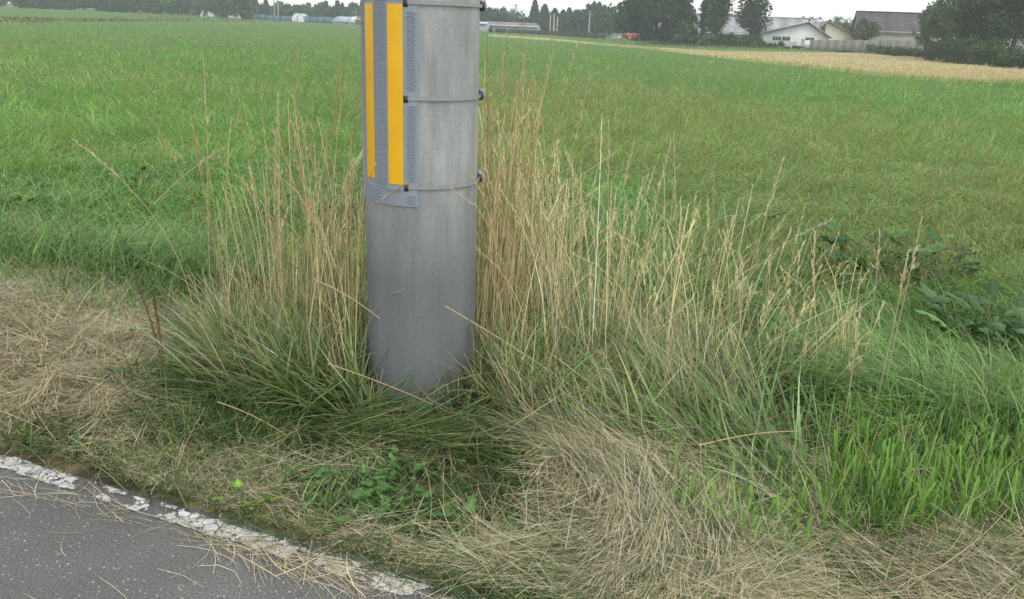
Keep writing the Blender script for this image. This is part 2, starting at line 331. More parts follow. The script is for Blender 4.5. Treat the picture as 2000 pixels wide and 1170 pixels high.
# ------------------------------------------------------------------ utility pole
PC = np.array([-.330, 2.775]); PZ = float(H(PC[0], PC[1]))
def prad(z): return .190 - (z - 1.3) / 150
def pole():
    root = empty('utility_pole', (PC[0], PC[1], 0), 'thick grey concrete utility pole wrapped in a ribbed sheet with yellow stripes', 'utility pole')
    g = Geo(); a = np.linspace(0, 2 * PI, 97)[:-1]; z = np.array([-.5, 0, .3, .6, .9, 1.2, 1.5, 2, 3, 5, 8.5, 9.5]); 
    A, Z = np.meshgrid(a, z); g.add(np.stack([np.cos(A) * prad(Z), np.sin(A) * prad(Z), Z], -1), grid_faces(1, len(z), 96, True), (.3, .3, .3))
    A, Z = np.meshgrid(a, [0., 1.]); R = prad(9.5) * (1 - Z) + .001; g.add(np.stack([np.cos(A) * R, np.sin(A) * R, 9.5 + 0 * Z], -1), grid_faces(1, 2, 96, True), (.3, .3, .3))
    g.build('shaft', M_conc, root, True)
    cdir = math.atan2(-PC[1], -PC[0])               # towards the camera
    def ang(deg): return cdir + math.radians(deg)   # + is to the right in the picture
    def zf(py, px=822):                             # height of a pixel on the front of the pole
        d = ray(px, py); q = (math.hypot(*PC) - .19) / math.hypot(d[0], d[1]); return CAMH + d[2] * q
    zb, zt = zf(404), zf(-38)
    print('sheet', zb, zt)
    def arc(g, d0, d1, z0, z1, off, th, col, n=60, nz=1):
        aa = np.radians(np.linspace(d0, d1, n)) + cdir; zz = np.linspace(z0, z1, nz + 1)
        A, Z = np.meshgrid(aa, zz); 
        R = prad(Z) + off + th
        vo = np.stack([np.cos(A) * R, np.sin(A) * R, Z], -1); vi = np.stack([np.cos(A) * (R - th), np.sin(A) * (R - th), Z], -1)
        g.add(vo, grid_faces(1, nz + 1, n), col); g.add(vi, grid_faces(1, nz + 1, n)[:, ::-1], col)
        for ends in ((vo[0], vi[0]), (vi[-1], vo[-1]), (vi[:, 0], vo[:, 0]), (vo[:, -1], vi[:, -1])):
            e = np.stack(ends, 0); g.add(e, grid_faces(1, 2, e.shape[1])[:, ::-1], col)
    sh = (.255, .29, .33); g = Geo(); arc(g, -215, -3.2, zb, zt, 0, .004, sh, 120, 4)
    s_o = g.build('protective_sheet', M_plas, root)
    # moulded nubs over the sheet, left clear round stripes, slots and the maker's patch
    stripes = [(-65.5, -50.5), (-32.5, -17.2), (-99.5, -84.5), (-133.5, -118.5), (-167.5, -152.5), (-201, -186)]
    zs0, zs1 = zf(362), zf(9)
    zn = np.arange(zb + .012, zt - .01, .0062); dn = np.arange(-213, -4.2, 2.05)
    D, Z = np.meshgrid(dn, zn); D = D + (np.arange(len(zn)) % 2)[:, None] * 1.02; D = D.ravel(); Z = Z.ravel(); k = np.ones(len(D), bool)
    for a0, a1 in stripes: k &= ~((D > a0 - 1.6) & (D < a1 + 1.6) & (Z > zs0 - .012) & (Z < zs1 + .012))
    k &= ~((D > -42) & (D < -17) & (Z < zb + .045))
    k &= ~((D > -17) & (D < -13.6)); k &= ~((D > -5.5))
    straps = [zf(5), zf(193), zf(366), zf(-185) if False else zf(-33)]
    straps = straps[:3]
    for q in straps: k &= ~((D > -19) & (np.abs(Z - q) < .022))
    k &= ~((D > -14) & (np.abs(Z - zt) < .03))
    D = D[k]; Z = Z[k]; n = len(D); R = prad(Z) + .004; ha, hz_ = math.radians(.84), .0026
    A = np.radians(D) + cdir
    def pt(a, r, z): return np.stack([np.cos(a) * r, np.sin(a) * r, z], -1)
    ring = [pt(A + sa * ha, R - .0002, Z + sz * hz_) for sa, sz in ((-1, -1), (1, -1), (1, 1), (-1, 1))]
    top = [pt(A + sa * ha * .35, R + .0042, Z + sz * hz_ * .2 + .0004) for sa, sz in ((-1, -1), (1, -1), (1, 1), (-1, 1))]
    v = np.stack(ring + top, 1); fb = np.array([[0, 1, 5, 4], [1, 2, 6, 5], [2, 3, 7, 6], [3, 0, 4, 7], [4, 5, 6, 7]])
    g = Geo(); g.add(v, (fb[None] + (np.arange(n) * 8)[:, None, None]).reshape(-1, 4), sh); g.build('nub_texture', M_plas, s_o)
    for a0, a1 in stripes:
        g = Geo(); zz0 = zf(357) if a0 == -65.5 else zs0; arc(g, a0, a1, zz0, zs1, .0045, .0012, (.80, .44, .008), 14, 4); g.build('yellow_stripe', M_reflect, s_o)
    for q in straps:
        g = Geo(); arc(g, -12.6, 92, q - .0055, q + .0055, .005, .0025, (.29, .29, .28), 60)
        arc(g, 92, 145, q - .0055, q + .0055, .002, .003, (.29, .29, .28), 30)
        st = g.build('strap', M_plas, root)
        g = Geo(); M = Matrix.Rotation(ang(-14.6), 3, 'Z'); c = pt(np.array(ang(-14.6)), prad(q) + .0042, np.array(q - .003)); box(g, c, (.003, .015, .021), (.035, .035, .035), M); g.build('slot', M_plas, st)
        g = Geo(); M = Matrix.Rotation(ang(94), 3, 'Z')
        c = pt(np.array(ang(96)), prad(q) + .012, np.array(q + .001)); box(g, c, (.017, .034, .036), (.30, .31, .32), M)
        c = pt(np.array(ang(89)), prad(q) + .010, np.array(q)); box(g, c, (.013, .008, .026), (.055, .055, .06), M)
        c = pt(np.array(ang(97)), prad(q) + .022, np.array(q + .001)); box(g, c, (.006, .026, .018), (.36, .36, .36), M)
        g.build('buckle', M_plas, st)
    return root
pole()

# ------------------------------------------------------------------ field grass (nobody could count it)
SEEN = [(-250, 40), (500, 36), (950, 52), (1400, 100), (2000, 150), (2250, 170), (2250, 1250), (-250, 1250)]
G1, G2, G3, G4, BR = [.215, .41, .070], [.14, .32, .055], [.31, .50, .11], [.18, .37, .10], [.29, .30, .085]
DOCKS = [(1690, 560, .32), (1805, 550, .2), (1965, 715, .28), (1880, 690, .1), (1600, 640, .14), (560, 440, .1)]
def clear_of_docks(x, y):
    k = np.ones(len(x), bool)
    for a, b, r in DOCKS:
        p = P(a, b); k &= (np.hypot(x - p[0], (y - p[1]) * .8) > r * (.8 + .4 * vnoise(x, y, .1, 5)))
    return k
def field():
    g = Geo()
    n = 300000                                                     # near and middle
    px = U(-750, 2750, n); py = 20 + 950 * U(0, 1, n) ** 1.35
    p = P(px, py); s = S(p[:, 0], p[:, 1]); d = np.hypot(p[:, 0], p[:, 1])
    edge = 1.45 + .55 * sm(-1, 2, p[:, 0]) + .35 * (fnoise(p[:, 0], p[:, 1], .5, 61) - .5)
    m = (s > edge) & (d < 230) & ~yellow(p[:, 0], p[:, 1], p[:, 2]); p = p[m]; d = d[m]; s = s[m]; edge = edge[m]; n = len(p)
    x, y = p[:, 0], p[:, 1]
    az = fnoise(x, y, 1.1, 63) * 10 + N(0, .95, n); lod = np.maximum(1, d / 9)
    pb = fnoise(x, y * .55, 3.6, 65); pb2 = fnoise(x, y * .5, 14, 69)
    col = pick([G1, G2, G3, G4], n, [.34, .26, .24, .16], .14)
    blue = sm(.5, .65, fnoise(x, y, 1.3, 71)) * (d < 9)
    col = col * (1 - .5 * blue[:, None]) + np.array([.12, .28, .11]) * .5 * blue[:, None]
    br = (U(0, 1, n) < .60 * sm(.44, .62, pb) * sm(3.6, 5.5, d) + .35 * sm(.5, .65, pb2) * sm(8, 20, d)); col[br] = pick([[.36, .37, .11], [.38, .34, .14], [.30, .39, .10]], br.sum(), None, .12)
    olive = np.zeros(n)
    for ox, oy, sx_, sy_ in ((150, 150, 2.6, 1.8), (380, 170, 1.8, 1.4), (1300, 245, 1.6, 1.0), (1500, 235, 1.6, .9), (1650, 300, 1.1, .8), (1850, 330, 1.0, .8), (1780, 420, .7, .7), (1560, 400, .5, .5), (1950, 470, .6, .5), (230, 300, .7, .6), (1150, 225, 1.3, .9), (1750, 250, 1.6, 1.0)):
        op = P(ox, oy); olive = np.maximum(olive, gauss(x, y, float(op[0]), float(op[1]), sx_, sy_))
    bo = U(0, 1, n) < .62 * olive * (.5 + vnoise(x, y, .35, 83)); col[bo] = pick([[.36, .41, .12], [.31, .42, .10], [.42, .40, .16]], bo.sum(), None, .14)
    lum = (.74 + .66 * fnoise(x, y, .42, 73)) * (.9 + .2 * fnoise(x, y * .6, 5, 79)); col = col * lum[:, None]
    L = U(.13, .33, n) * (1 + .3 * sm(20, 90, d)) * (.45 + 1.1 * fnoise(x, y, .6, 75)); wd = U(.004, .0105, n) * lod ** .74; nr = (d < 9) & (U(0, 1, n) < .08); L = L * (1 - .22 * (d < 9)) * np.exp(N(0, .12, n)); col = col * np.where(d < 9, np.exp(N(0, .25, n)), 1)[:, None]
    th = np.abs(N(.3, .25, n)); k = U(1.0, 2.5, n)
    fl = sm(.5, .62, fnoise(x, y, 1.1, 77)) * (d < 12); th = th + .45 * fl; k = k + .3 * fl
    near = (d < 9) & ~nr & clear_of_docks(x, y)
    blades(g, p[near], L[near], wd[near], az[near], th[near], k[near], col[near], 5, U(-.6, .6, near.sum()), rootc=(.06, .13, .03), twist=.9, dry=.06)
    f = (d >= 9); blades(g, p[f], L[f], wd[f], az[f], th[f], k[f] * .8, col[f], 3, tipw=.35, twist=1.2)
    # broader blades, the lit highlight put into their paler colour
    q = zone([(-50, 150), (2050, 190), (2080, 800), (1700, 720), (1480, 560), (1000, 480), (700, 500), (250, 540), (-50, 500)], 17000); dd = np.hypot(q[:, 0], q[:, 1]); q = q[(S(q[:, 0], q[:, 1]) > 2) & clear_of_docks(q[:, 0], q[:, 1])]; dd = np.hypot(q[:, 0], q[:, 1]); nn = len(q)
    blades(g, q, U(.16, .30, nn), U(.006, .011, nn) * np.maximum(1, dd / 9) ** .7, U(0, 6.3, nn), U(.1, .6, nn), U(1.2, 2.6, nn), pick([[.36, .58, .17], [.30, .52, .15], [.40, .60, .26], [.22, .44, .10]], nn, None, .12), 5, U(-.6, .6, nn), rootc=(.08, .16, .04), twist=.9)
    # long combed blades close to the verge on the right and left
    for poly, cnt, a0 in (([(1480, 640), (2050, 560), (2150, 900), (1800, 900), (1600, 780)], 5200, PI * .95), ([(-50, 500), (420, 470), (680, 560), (420, 600), (200, 560), (-50, 540)], 2400, PI * .15), ([(1000, 450), (1500, 420), (1500, 640), (1000, 640)], 2600, .6)):
        q = zone(poly, cnt); q = q[clear_of_docks(q[:, 0], q[:, 1])]; cnt = len(q); aa = a0 + (fnoise(q[:, 0], q[:, 1], .5, 81) - .5) * 4 + N(0, .7, cnt)
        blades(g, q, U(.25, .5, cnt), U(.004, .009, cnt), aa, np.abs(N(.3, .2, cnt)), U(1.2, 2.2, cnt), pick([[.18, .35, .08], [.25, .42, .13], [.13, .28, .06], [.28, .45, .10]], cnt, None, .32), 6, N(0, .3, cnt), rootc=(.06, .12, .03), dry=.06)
    # thin brown seeding stems standing above the leaves
    n = 8000; px = U(-50, 2050, n); py = 130 + 500 * U(0, 1, n) ** 1.4; p = P(px, py); x, y = p[:, 0], p[:, 1]; d = np.hypot(x, y)
    m = (S(x, y) > 2.3) & (U(0, 1, n) < .15 + .85 * sm(.46, .62, fnoise(x, y * .6, 3.6, 65))) & (d < 25) & ~yellow(x, y, p[:, 2]); p = p[m]; d = d[m]; n = len(p)
    c = blades(g, p, U(.25, .45, n), .0022 * np.maximum(1, d / 8), U(0, 2 * PI, n), np.abs(N(0, .22, n)), U(-.1, .3, n), pick([[.27, .24, .09], [.28, .28, .10], [.20, .24, .07]], n), 3, tipw=.6)
    for j in range(5):
        fr = U(.35, 1, n)[:, None]; b = c[:, 1] * (1 - fr) + c[:, 3] * fr
        blades(g, b, U(.02, .05, n), .007 * np.maximum(1, d / 7), U(0, 2 * PI, n), U(.2, 1.1, n), .3, pick([[.28, .23, .09], [.33, .29, .12], [.24, .27, .08]], n), 1, tipw=.4)
    tag(g.build('field_grass', M_blade), 'green pasture grass with brownish patches filling the field behind the pole', 'grass', kind='stuff')
field()
def stubble():
    g = Geo(); n = 26000; p = zone([(a, b) for a, b in YEL if a < 2300], n); x, y = p[:, 0], p[:, 1]; d = np.hypot(x, y)
    row = fnoise(x * .2, y, 1.5, 91)
    blades(g, p, U(.04, .12, n) * (1 + .3 * row), .004 * np.maximum(1, d / 5), U(0, 2 * PI, n), U(0, .5, n), .3, pick([[.50, .43, .23], [.45, .38, .20], [.55, .48, .28], [.45, .41, .20]], n, [.35, .3, .2, .15], .12), 2, tipw=.3)
    tag(g.build('stubble', M_straw), 'pale golden stubble of the cut field in front of the farm buildings', 'stubble', kind='stuff')
    g = Geo(); n = 2600; t = U(0, 1, n) ** 1.3
    px = 2150 - 1200 * t; py = np.interp(px, [a for a, b in YEL[:11]], [b for a, b in YEL[:11]]) + N(0, 1.0, n); p = P(px, py); d = np.hypot(p[:, 0], p[:, 1])
    blades(g, p, U(.1, .3, n), .005 * np.maximum(1, d / 8), U(0, 6.3, n), U(0, .5, n), .6, pick([G1, G2, BR], n), 2, tipw=.3)
    q = zone([(1930, 160), (2120, 158), (2120, 184), (1960, 172)], 1200); blades(g, q, U(.12, .3, 1200), .02, U(0, 6.3, 1200), U(0, .6, 1200), .8, pick([G1, G2], 1200) * .8, 2, tipw=.3)
    tag(g.build('field_margin_grass', M_blade), 'ragged green grass edge between the pasture and the golden stubble', 'grass', kind='stuff')
    # rough weeds at the far end of the pasture and before the buildings
    g = Geo()
    for poly, n, hh, ww, pal in (([(-100, 24), (700, 38), (700, 47), (300, 42), (-100, 44)], 3500, .7, .22, [[.16, .19, .07], [.24, .21, .10], [.09, .15, .05], [.20, .16, .10]]),
                                 ([(940, 60), (1200, 72), (1420, 97), (1420, 93), (1240, 80), (1200, 60), (940, 50)], 3500, .55, .16, [[.17, .23, .07], [.25, .25, .10], [.10, .17, .05]]),
                                 ([(1240, 90), (1500, 96), (1800, 102), (2000, 126), (2100, 134), (2100, 126), (1850, 100), (1500, 84), (1380, 74), (1240, 80)], 5200, .5, .13, [[.06, .11, .035], [.08, .15, .045], [.12, .17, .06]])):
        p = zone(poly, n); d = np.hypot(p[:, 0], p[:, 1]); hh_ = hh * (.3 + 1.2 * fnoise(p[:, 0], p[:, 1], 4, 95) ** 2)
        blades(g, p, hh_ * U(.5, 1.2, n), ww * U(.5, 1, n), U(0, 6.3, n), U(0, .7, n), .8, pick(pal, n, None, .2), 2, tipw=.3)
    tag(g.build('far_weeds', M_tree), 'rough weeds and rank grass along the far margins of the fields', 'weeds', kind='stuff')
stubble()

# ------------------------------------------------------------------ verge: cut hay, tussocks, dry stalks
STR = [[.70, .58, .36], [.56, .45, .26], [.78, .69, .47], [.44, .35, .21], [.54, .50, .32]]
LONGA = -.37     # azimuth of the road edge line
def hay():
    g = Geo()
    def mat_of(poly, n, thick, L=(.10, .32), az=None, sp=PI, pal=STR, wd=(.0011, .0030), green=.0, kaz=.5, tilt=.12, p=None):
        q = zone(poly, n) if p is None else p; n = len(q)
        dens = fnoise(q[:, 0], q[:, 1], .16, 101); keep = U(0, 1, n) < .10 + 1.2 * sm(.36, .62, dens) if p is None else np.ones(n, bool)
        keep &= (S(q[:, 0], q[:, 1]) > .09) | (U(0, 1, n) < .01) if p is None else keep; q = q[keep]; n = len(q); q[:, 2] += U(0, 1, n) ** 1.3 * thick * (.4 + 1.2 * fnoise(q[:, 0], q[:, 1], .22, 103)) + .004
        a = ((fnoise(q[:, 0], q[:, 1], .3, 109) * 14 + N(0, .8, n)) if az is None else az(q) + N(0, sp, n) + (U(0, 1, n) < .5) * PI)
        col = np.minimum(pick(pal, n, None, .32), [.72, .64, .46]); gm = U(0, 1, n) < green; col[gm] = pick([[.20, .26, .12], [.13, .21, .07], [.26, .29, .16]], gm.sum())
        col *= (.8 + .4 * fnoise(q[:, 0], q[:, 1], .3, 107))[:, None]
        LL = U(L[0], L[1], n); q[:, 0] -= np.cos(a) * LL / 2; q[:, 1] -= np.sin(a) * LL / 2
        if p is None:
            e0 = S(q[:, 0], q[:, 1]); e1 = S(q[:, 0] + np.cos(a) * LL, q[:, 1] + np.sin(a) * LL); k_ = (np.minimum(e0, e1) > .045 + .03 * vnoise(q[:, 0], q[:, 1], .1, 8)) | (U(0, 1, n) < .008)
            bare = gauss(q[:, 0], q[:, 1], -.22, 2.08, .28, .12, -.36); k_ &= U(0, 1, n) > .72 * bare
            q, a, LL, col = q[k_], a[k_], LL[k_], col[k_]; n = len(q)
        blades(g, q, LL, U(wd[0], wd[1], n), a, N(PI / 2 - .03, tilt, n), N(.08, .25, n), col, 4, N(0, kaz, n), tipw=.5, floor=True)
    verge = [(-60, 540), (250, 580), (330, 700), (560, 840), (760, 850), (1000, 850), (1300, 830), (1600, 900), (2060, 880), (2060, 1230), (1000, 1230), (840, 1140), (600, 1070), (400, 1015), (200, 935), (-60, 860)]
    mat_of(verge, 28000, .045, green=.28)
    brown = [[.52, .45, .27], [.42, .35, .20], [.62, .55, .34], [.31, .25, .14]]
    mat_of([(-60, 535), (120, 545), (250, 580), (300, 680), (330, 760), (230, 840), (60, 850), (-60, 850)], 21000, .07, (.08, .26), pal=brown + STR, green=.12)
    mat_of([(60, 570), (230, 575), (250, 625), (120, 640)], 3000, .05, (.06, .2), pal=[[.36, .26, .16], [.30, .22, .13]])
    mat_of([(-60, 830), (300, 800), (700, 930), (900, 1060), (1000, 1230), (860, 1160), (600, 1080), (400, 1022), (200, 945), (-60, 865)], 6000, .02, (.06, .2), az=lambda q: np.full(len(q), LONGA - .05), sp=.55, green=.16)
    # swath sweeping round to the right and towards the camera
    cx, cy = [float(v) for v in P(930, 1040)[:2]]
    def flow(q): return np.arctan2(q[:, 1] - cy, q[:, 0] - cx) - PI / 2
    sw = [(930, 840), (1060, 830), (1250, 900), (1400, 1000), (1480, 1230), (1000, 1230), (1180, 1080), (1160, 960), (1050, 890)]
    pale = [[.70, .62, .39], [.78, .71, .48], [.56, .49, .29], [.50, .53, .31]]
    mat_of(sw, 19000, .05, (.16, .42), az=flow, sp=.22, pal=pale, green=.22, kaz=.25, tilt=.07)
    mat_of([(820, 1100), (1300, 1020), (1500, 1100), (1500, 1230), (800, 1230)], 13000, .035, (.14, .4), az=lambda q: np.full(len(q), .12), sp=.4, pal=pale, green=.3)
    mat_of([(1350, 1080), (1700, 1060), (2060, 1080), (2060, 1230), (1350, 1230)], 14000, .05, (.1, .35), az=lambda q: np.full(len(q), LONGA), sp=.6, pal=STR + pale, green=.12)
    mat_of([(1050, 780), (1300, 800), (1560, 900), (1500, 1000), (1300, 960), (1120, 880)], 5500, .09, (.2, .5), az=lambda q: np.full(len(q), -.75), sp=.35, pal=STR, green=.35, tilt=.15)
    # wisps over the white line and the asphalt
    for poly, n, a0 in (([(-30, 925), (190, 960), (330, 1040), (150, 1010), (-30, 960)], 60, LONGA), ([(330, 1010), (560, 1070), (800, 1150), (700, 1150), (500, 1110), (400, 1070)], 170, -.62), ([(560, 1060), (900, 1160), (1000, 1200), (760, 1165), (600, 1100)], 40, LONGA),
                        ([(0, 890), (380, 1000), (760, 1115), (900, 1150), (900, 1170), (600, 1105), (200, 985), (0, 925)], 60, LONGA), ([(-60, 960), (500, 1130), (700, 1230), (-60, 1230)], 6, LONGA)):
        d = ray(*np.array([(U(min(a for a, b in poly), max(a for a, b in poly)), U(min(b for a, b in poly), max(b for a, b in poly))) for _ in range(n * 4)]).T)
        q = d * (-CAMH / d[:, 2:3]); q[:, 2] = 0; px, py, _ = proj(q[:, 0], q[:, 1], q[:, 2] + CAMH * 0); q = q[inpoly(px, py, poly)][:n] if False else q
        px, py, _ = proj(q[:, 0], q[:, 1], q[:, 2] + CAMH); q = q; 
        ppx = 1000 + F * (d @ cr) / (d @ fw); ppy = 585 - F * (d @ cu) / (d @ fw); q = q[inpoly(ppx, ppy, poly)][:n]
        mat_of(None, 0, .012, (.06, .26), az=lambda q_, a0=a0: np.full(len(q_), a0), sp=.45, tilt=.05, kaz=.8, p=q)
    mat_of([(-60, 850), (200, 925), (400, 1005), (600, 1060), (860, 1140), (900, 1100), (620, 1020), (400, 960), (200, 885), (-60, 820)], 9000, .015, (.04, .14), az=lambda q: np.full(len(q), LONGA), sp=.6, green=.1)
    # the same verge carried on past both sides of the picture
    for t0, t1, cnt in ((2.75, 5.6, 26000), (-2.8, -.15, 20000)):
        tt = U(t0, t1, cnt); ss = .08 + 1.1 * U(0, 1, cnt) ** 1.3 + .4 * (tt > 2.7) * U(0, 1, cnt); x = -1.61 + tt * .932 + ss * .362; y = 2.26 - tt * .362 + ss * .932
        mat_of(None, 0, .04, (.06, .3), az=lambda q: fnoise(q[:, 0], q[:, 1], .4, 109) * 12, sp=.8, pal=STR + pale, green=.2, p=np.stack([x, y, H(x, y)], -1))
    # crumbs and broken bits
    mat_of([(-60, 540), (250, 580), (560, 840), (1000, 850), (1600, 900), (2060, 880), (2060, 1230), (1000, 1230), (840, 1140), (400, 1015), (-60, 860)], 16000, .03, (.012, .05), wd=(.0015, .005), green=.2)
    tag(g.build('cut_hay', M_straw), 'mown straw and hay lying in matted swaths along the road verge', 'hay', kind='stuff')
hay()
BG = [[.14, .25, .06], [.20, .31, .12], [.09, .18, .04], [.29, .39, .19], [.18, .31, .06], [.26, .28, .11]]
CUT = None
def tussocks():
    g = Geo(); CUT = None
    def grp(poly, n, L, wd, a0, sp, th, k, pal=BG, seg=6, tipw=.06, dz=0, kz=.3, floor=True, tipc=None, wp=1.6):
        n = int(n * .72) if wd[1] > .006 else n; q = zone(poly, n)
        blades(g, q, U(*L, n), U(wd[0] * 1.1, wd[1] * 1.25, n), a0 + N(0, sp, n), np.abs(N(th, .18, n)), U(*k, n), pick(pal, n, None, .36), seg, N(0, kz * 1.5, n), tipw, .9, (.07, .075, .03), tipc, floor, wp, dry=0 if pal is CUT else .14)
    grp([(420, 700), (560, 680), (720, 700), (740, 800), (600, 830), (450, 780)], 1500, (.22, .46), (.005, .009), 2.3, 1.3, .35, (.1, 1.4))
    grp([(400, 740), (560, 760), (740, 810), (740, 850), (560, 830), (420, 790)], 900, (.22, .48), (.005, .009), 2.75, .8, .8, (.1, 1.1))
    grp([(-40, 540), (260, 570), (330, 650), (200, 640), (-40, 580)], 700, (.08, .26), (.003, .007), 1.5, 1.8, .5, (.2, 1.4), pal=[[.17, .34, .08], [.11, .24, .05], [.24, .38, .12]])
    grp([(0, 600), (250, 620), (260, 850), (0, 850)], 350, (.05, .16), (.002, .005), 1.5, 1.8, .6, (.2, 1.4), pal=[[.17, .34, .08], [.11, .24, .05]])
    grp([(330, 660), (480, 640), (520, 740), (400, 760)], 480, (.15, .36), (.004, .008), 2.4, 1.2, .6, (.3, 1.4))
    grp([(560, 600), (720, 580), (730, 720), (560, 720)], 700, (.25, .5), (.004, .008), 1.8, 1.0, .2, (.1, 1.0))
    grp([(740, 800), (910, 800), (910, 840), (740, 840)], 110, (.12, .42), (.004, .008), 1.0, 1.5, .5, (.1, 1.2), pal=[[.05, .13, .05], [.10, .22, .06], [.42, .34, .16]])
    # combed mat sweeping round the front of the pole base
    grp([(450, 800), (720, 840), (950, 850), (960, 890), (760, 895), (560, 865)], 1300, (.25, .5), (.003, .007), -.25, .28, 1.2, (.1, .5), kz=.25)
    grp([(900, 790), (1000, 770), (1060, 860), (860, 860)], 420, (.2, .4), (.003, .007), .3, 1.2, .8, (.1, 1.2))
    grp([(910, 640), (1120, 630), (1160, 820), (1000, 850), (900, 790)], 1500, (.22, .5), (.004, .008), .5, 1.3, .35, (.2, 1.3))
    grp([(1100, 680), (1320, 720), (1500, 800), (1560, 960), (1350, 930), (1150, 830)], 1700, (.2, .45), (.006, .0105), 2.5, .5, .65, (.1, 1.0))
    grp([(1150, 600), (1500, 600), (1680, 760), (1600, 830), (1300, 760)], 1500, (.15, .36), (.005, .009), 1.5, 1.6, .3, (.3, 1.6), pal=BG + [[.12, .22, .06]])
    grp([(1080, 760), (1320, 760), (1620, 900), (1560, 1010), (1330, 940), (1120, 860)], 1100, (.15, .40), (.006, .0115), 2.4, .7, .7, (.1, 1.1), pal=[[.17, .33, .07], [.24, .38, .14], [.11, .25, .05], [.32, .44, .22]])
    grp([(1020, 560), (1500, 560), (1640, 740), (1300, 720), (1050, 700)], 900, (.15, .36), (.005, .010), 1.5, 1.8, .35, (.4, 1.8), pal=[[.20, .40, .08], [.28, .46, .13], [.14, .31, .06]])
    grp([(-20, 720), (330, 730), (700, 880), (900, 1060), (600, 1040), (-20, 860)], 1300, (.04, .15), (.002, .006), 1.5, 1.8, .7, (0, 1.2), pal=[[.18, .36, .07], [.12, .27, .05], [.28, .40, .12]], seg=4)
    grp([(1000, 900), (1500, 1050), (2050, 1080), (2050, 1200), (950, 1200)], 900, (.04, .15), (.002, .006), 1.5, 1.8, .8, (0, 1.2), pal=[[.20, .38, .08], [.13, .28, .05], [.30, .42, .14]], seg=4)
    grp([(230, 740), (430, 760), (560, 860), (420, 900), (230, 820)], 600, (.1, .25), (.003, .006), 1.5, 1.8, .6, (.2, 1.2), pal=[[.09, .19, .04], [.07, .15, .04]])
    # thin green blades through the mown verge
    grp([(0, 600), (330, 740), (600, 860), (1000, 880), (1300, 900), (1600, 1000), (2050, 1050), (2050, 1200), (1000, 1230), (700, 1110), (350, 1000), (0, 890)], 8500, (.04, .17), (.002, .005), 0, 3, .7, (0, 1.2), pal=[[.10, .21, .05], [.13, .24, .07], [.09, .15, .05]], seg=4)
    grp([(200, 740), (420, 780), (620, 860), (560, 900), (300, 880), (160, 830)], 1500, (.05, .17), (.002, .005), 0, 3, .6, (0, 1.2), pal=[[.10, .23, .05], [.07, .17, .04], [.14, .27, .06]], seg=4)
    grp([(560, 880), (900, 870), (1000, 960), (960, 1060), (620, 1040)], 800, (.05, .14), (.002, .005), 0, 3, .7, (0, 1.2), pal=[[.08, .17, .045], [.11, .21, .05]], seg=4)
    # mix of dry blades among the green ones
    dry = STR
    grp([(400, 660), (720, 600), (740, 820), (480, 810)], 1250, (.2, .5), (.002, .005), 2.5, .8, .6, (0, 1.1), dry)
    grp([(900, 620), (1300, 680), (1500, 820), (1400, 900), (1000, 860)], 1500, (.2, .45), (.002, .0045), 2.3, 1.0, .5, (0, 1.2), dry)
    for t0, t1, cnt in ((2.9, 5.6, 5200), (-2.8, -.2, 3000)):
        tt = U(t0, t1, cnt); ss = .2 + 1.6 * U(0, 1, cnt) ** .6; x = -1.61 + tt * .932 + ss * .362; y = 2.26 - tt * .362 + ss * .932
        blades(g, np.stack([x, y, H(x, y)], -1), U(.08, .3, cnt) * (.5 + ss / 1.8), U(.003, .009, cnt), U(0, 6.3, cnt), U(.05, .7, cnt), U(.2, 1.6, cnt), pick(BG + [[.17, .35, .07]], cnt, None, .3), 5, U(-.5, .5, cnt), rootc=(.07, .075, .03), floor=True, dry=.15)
    tag(g.build('verge_grass', M_blade), 'blue green tussock grass arching round the foot of the concrete pole', 'grass', kind='stuff')
    g = Geo()
    CUT = [[.14, .32, .028], [.10, .25, .022], [.20, .40, .05], [.07, .20, .025], [.24, .38, .09], [.14, .26, .08]]
    grp([(1620, 870), (1760, 820), (1960, 800), (2060, 860), (2060, 1010), (1900, 1060), (1700, 1060), (1620, 980)], 1500, (.06, .22), (.0035, .0085), 1.2, 1.2, .08, (0, .25), CUT, 3, .75, floor=False, tipc=(.26, .46, .10), wp=4)
    grp([(1500, 840), (1700, 800), (1980, 780), (2080, 800), (2080, 1080), (1600, 1080)], 1500, (.08, .32), (.002, .006), .8, 1.5, .25, (.1, 1.3), CUT, 5)
    grp([(1300, 940), (1640, 960), (1660, 1080), (1500, 1120), (1330, 1060)], 420, (.05, .16), (.004, .008), 1.2, 1.2, .2, (0, .4), CUT, 3, .7, floor=False, tipc=(.26, .46, .10), wp=4)
    grp([(1560, 780), (1900, 740), (2080, 760), (2080, 980), (1650, 960)], 420, (.2, .42), (.005, .009), 2.4, 1.3, .3, (.3, 1.6), BG, 6)
    grp([(1560, 840), (2060, 860), (2060, 1090), (1560, 1080)], 500, (.1, .35), (.002, .004), 2.4, 1.6, .6, (.1, 1), STR, 4)
    grp([(1250, 1040), (2040, 1080), (2040, 1200), (1300, 1200)], 260, (.03, .08), (.004, .007), 1.2, 1.2, .2, (0, .3), CUT, 3, .7, floor=False, wp=4)
    grp([(1090, 860), (1330, 900), (1560, 960), (1330, 860)], 60, (.15, .3), (.006, .010), 2.2, .5, .4, (0, .6), CUT, 5)
    tag(g.build('trimmed_grass', M_blade), 'vivid green upright grass with blunt cut tips at the right of the verge', 'grass', kind='stuff')
tussocks()

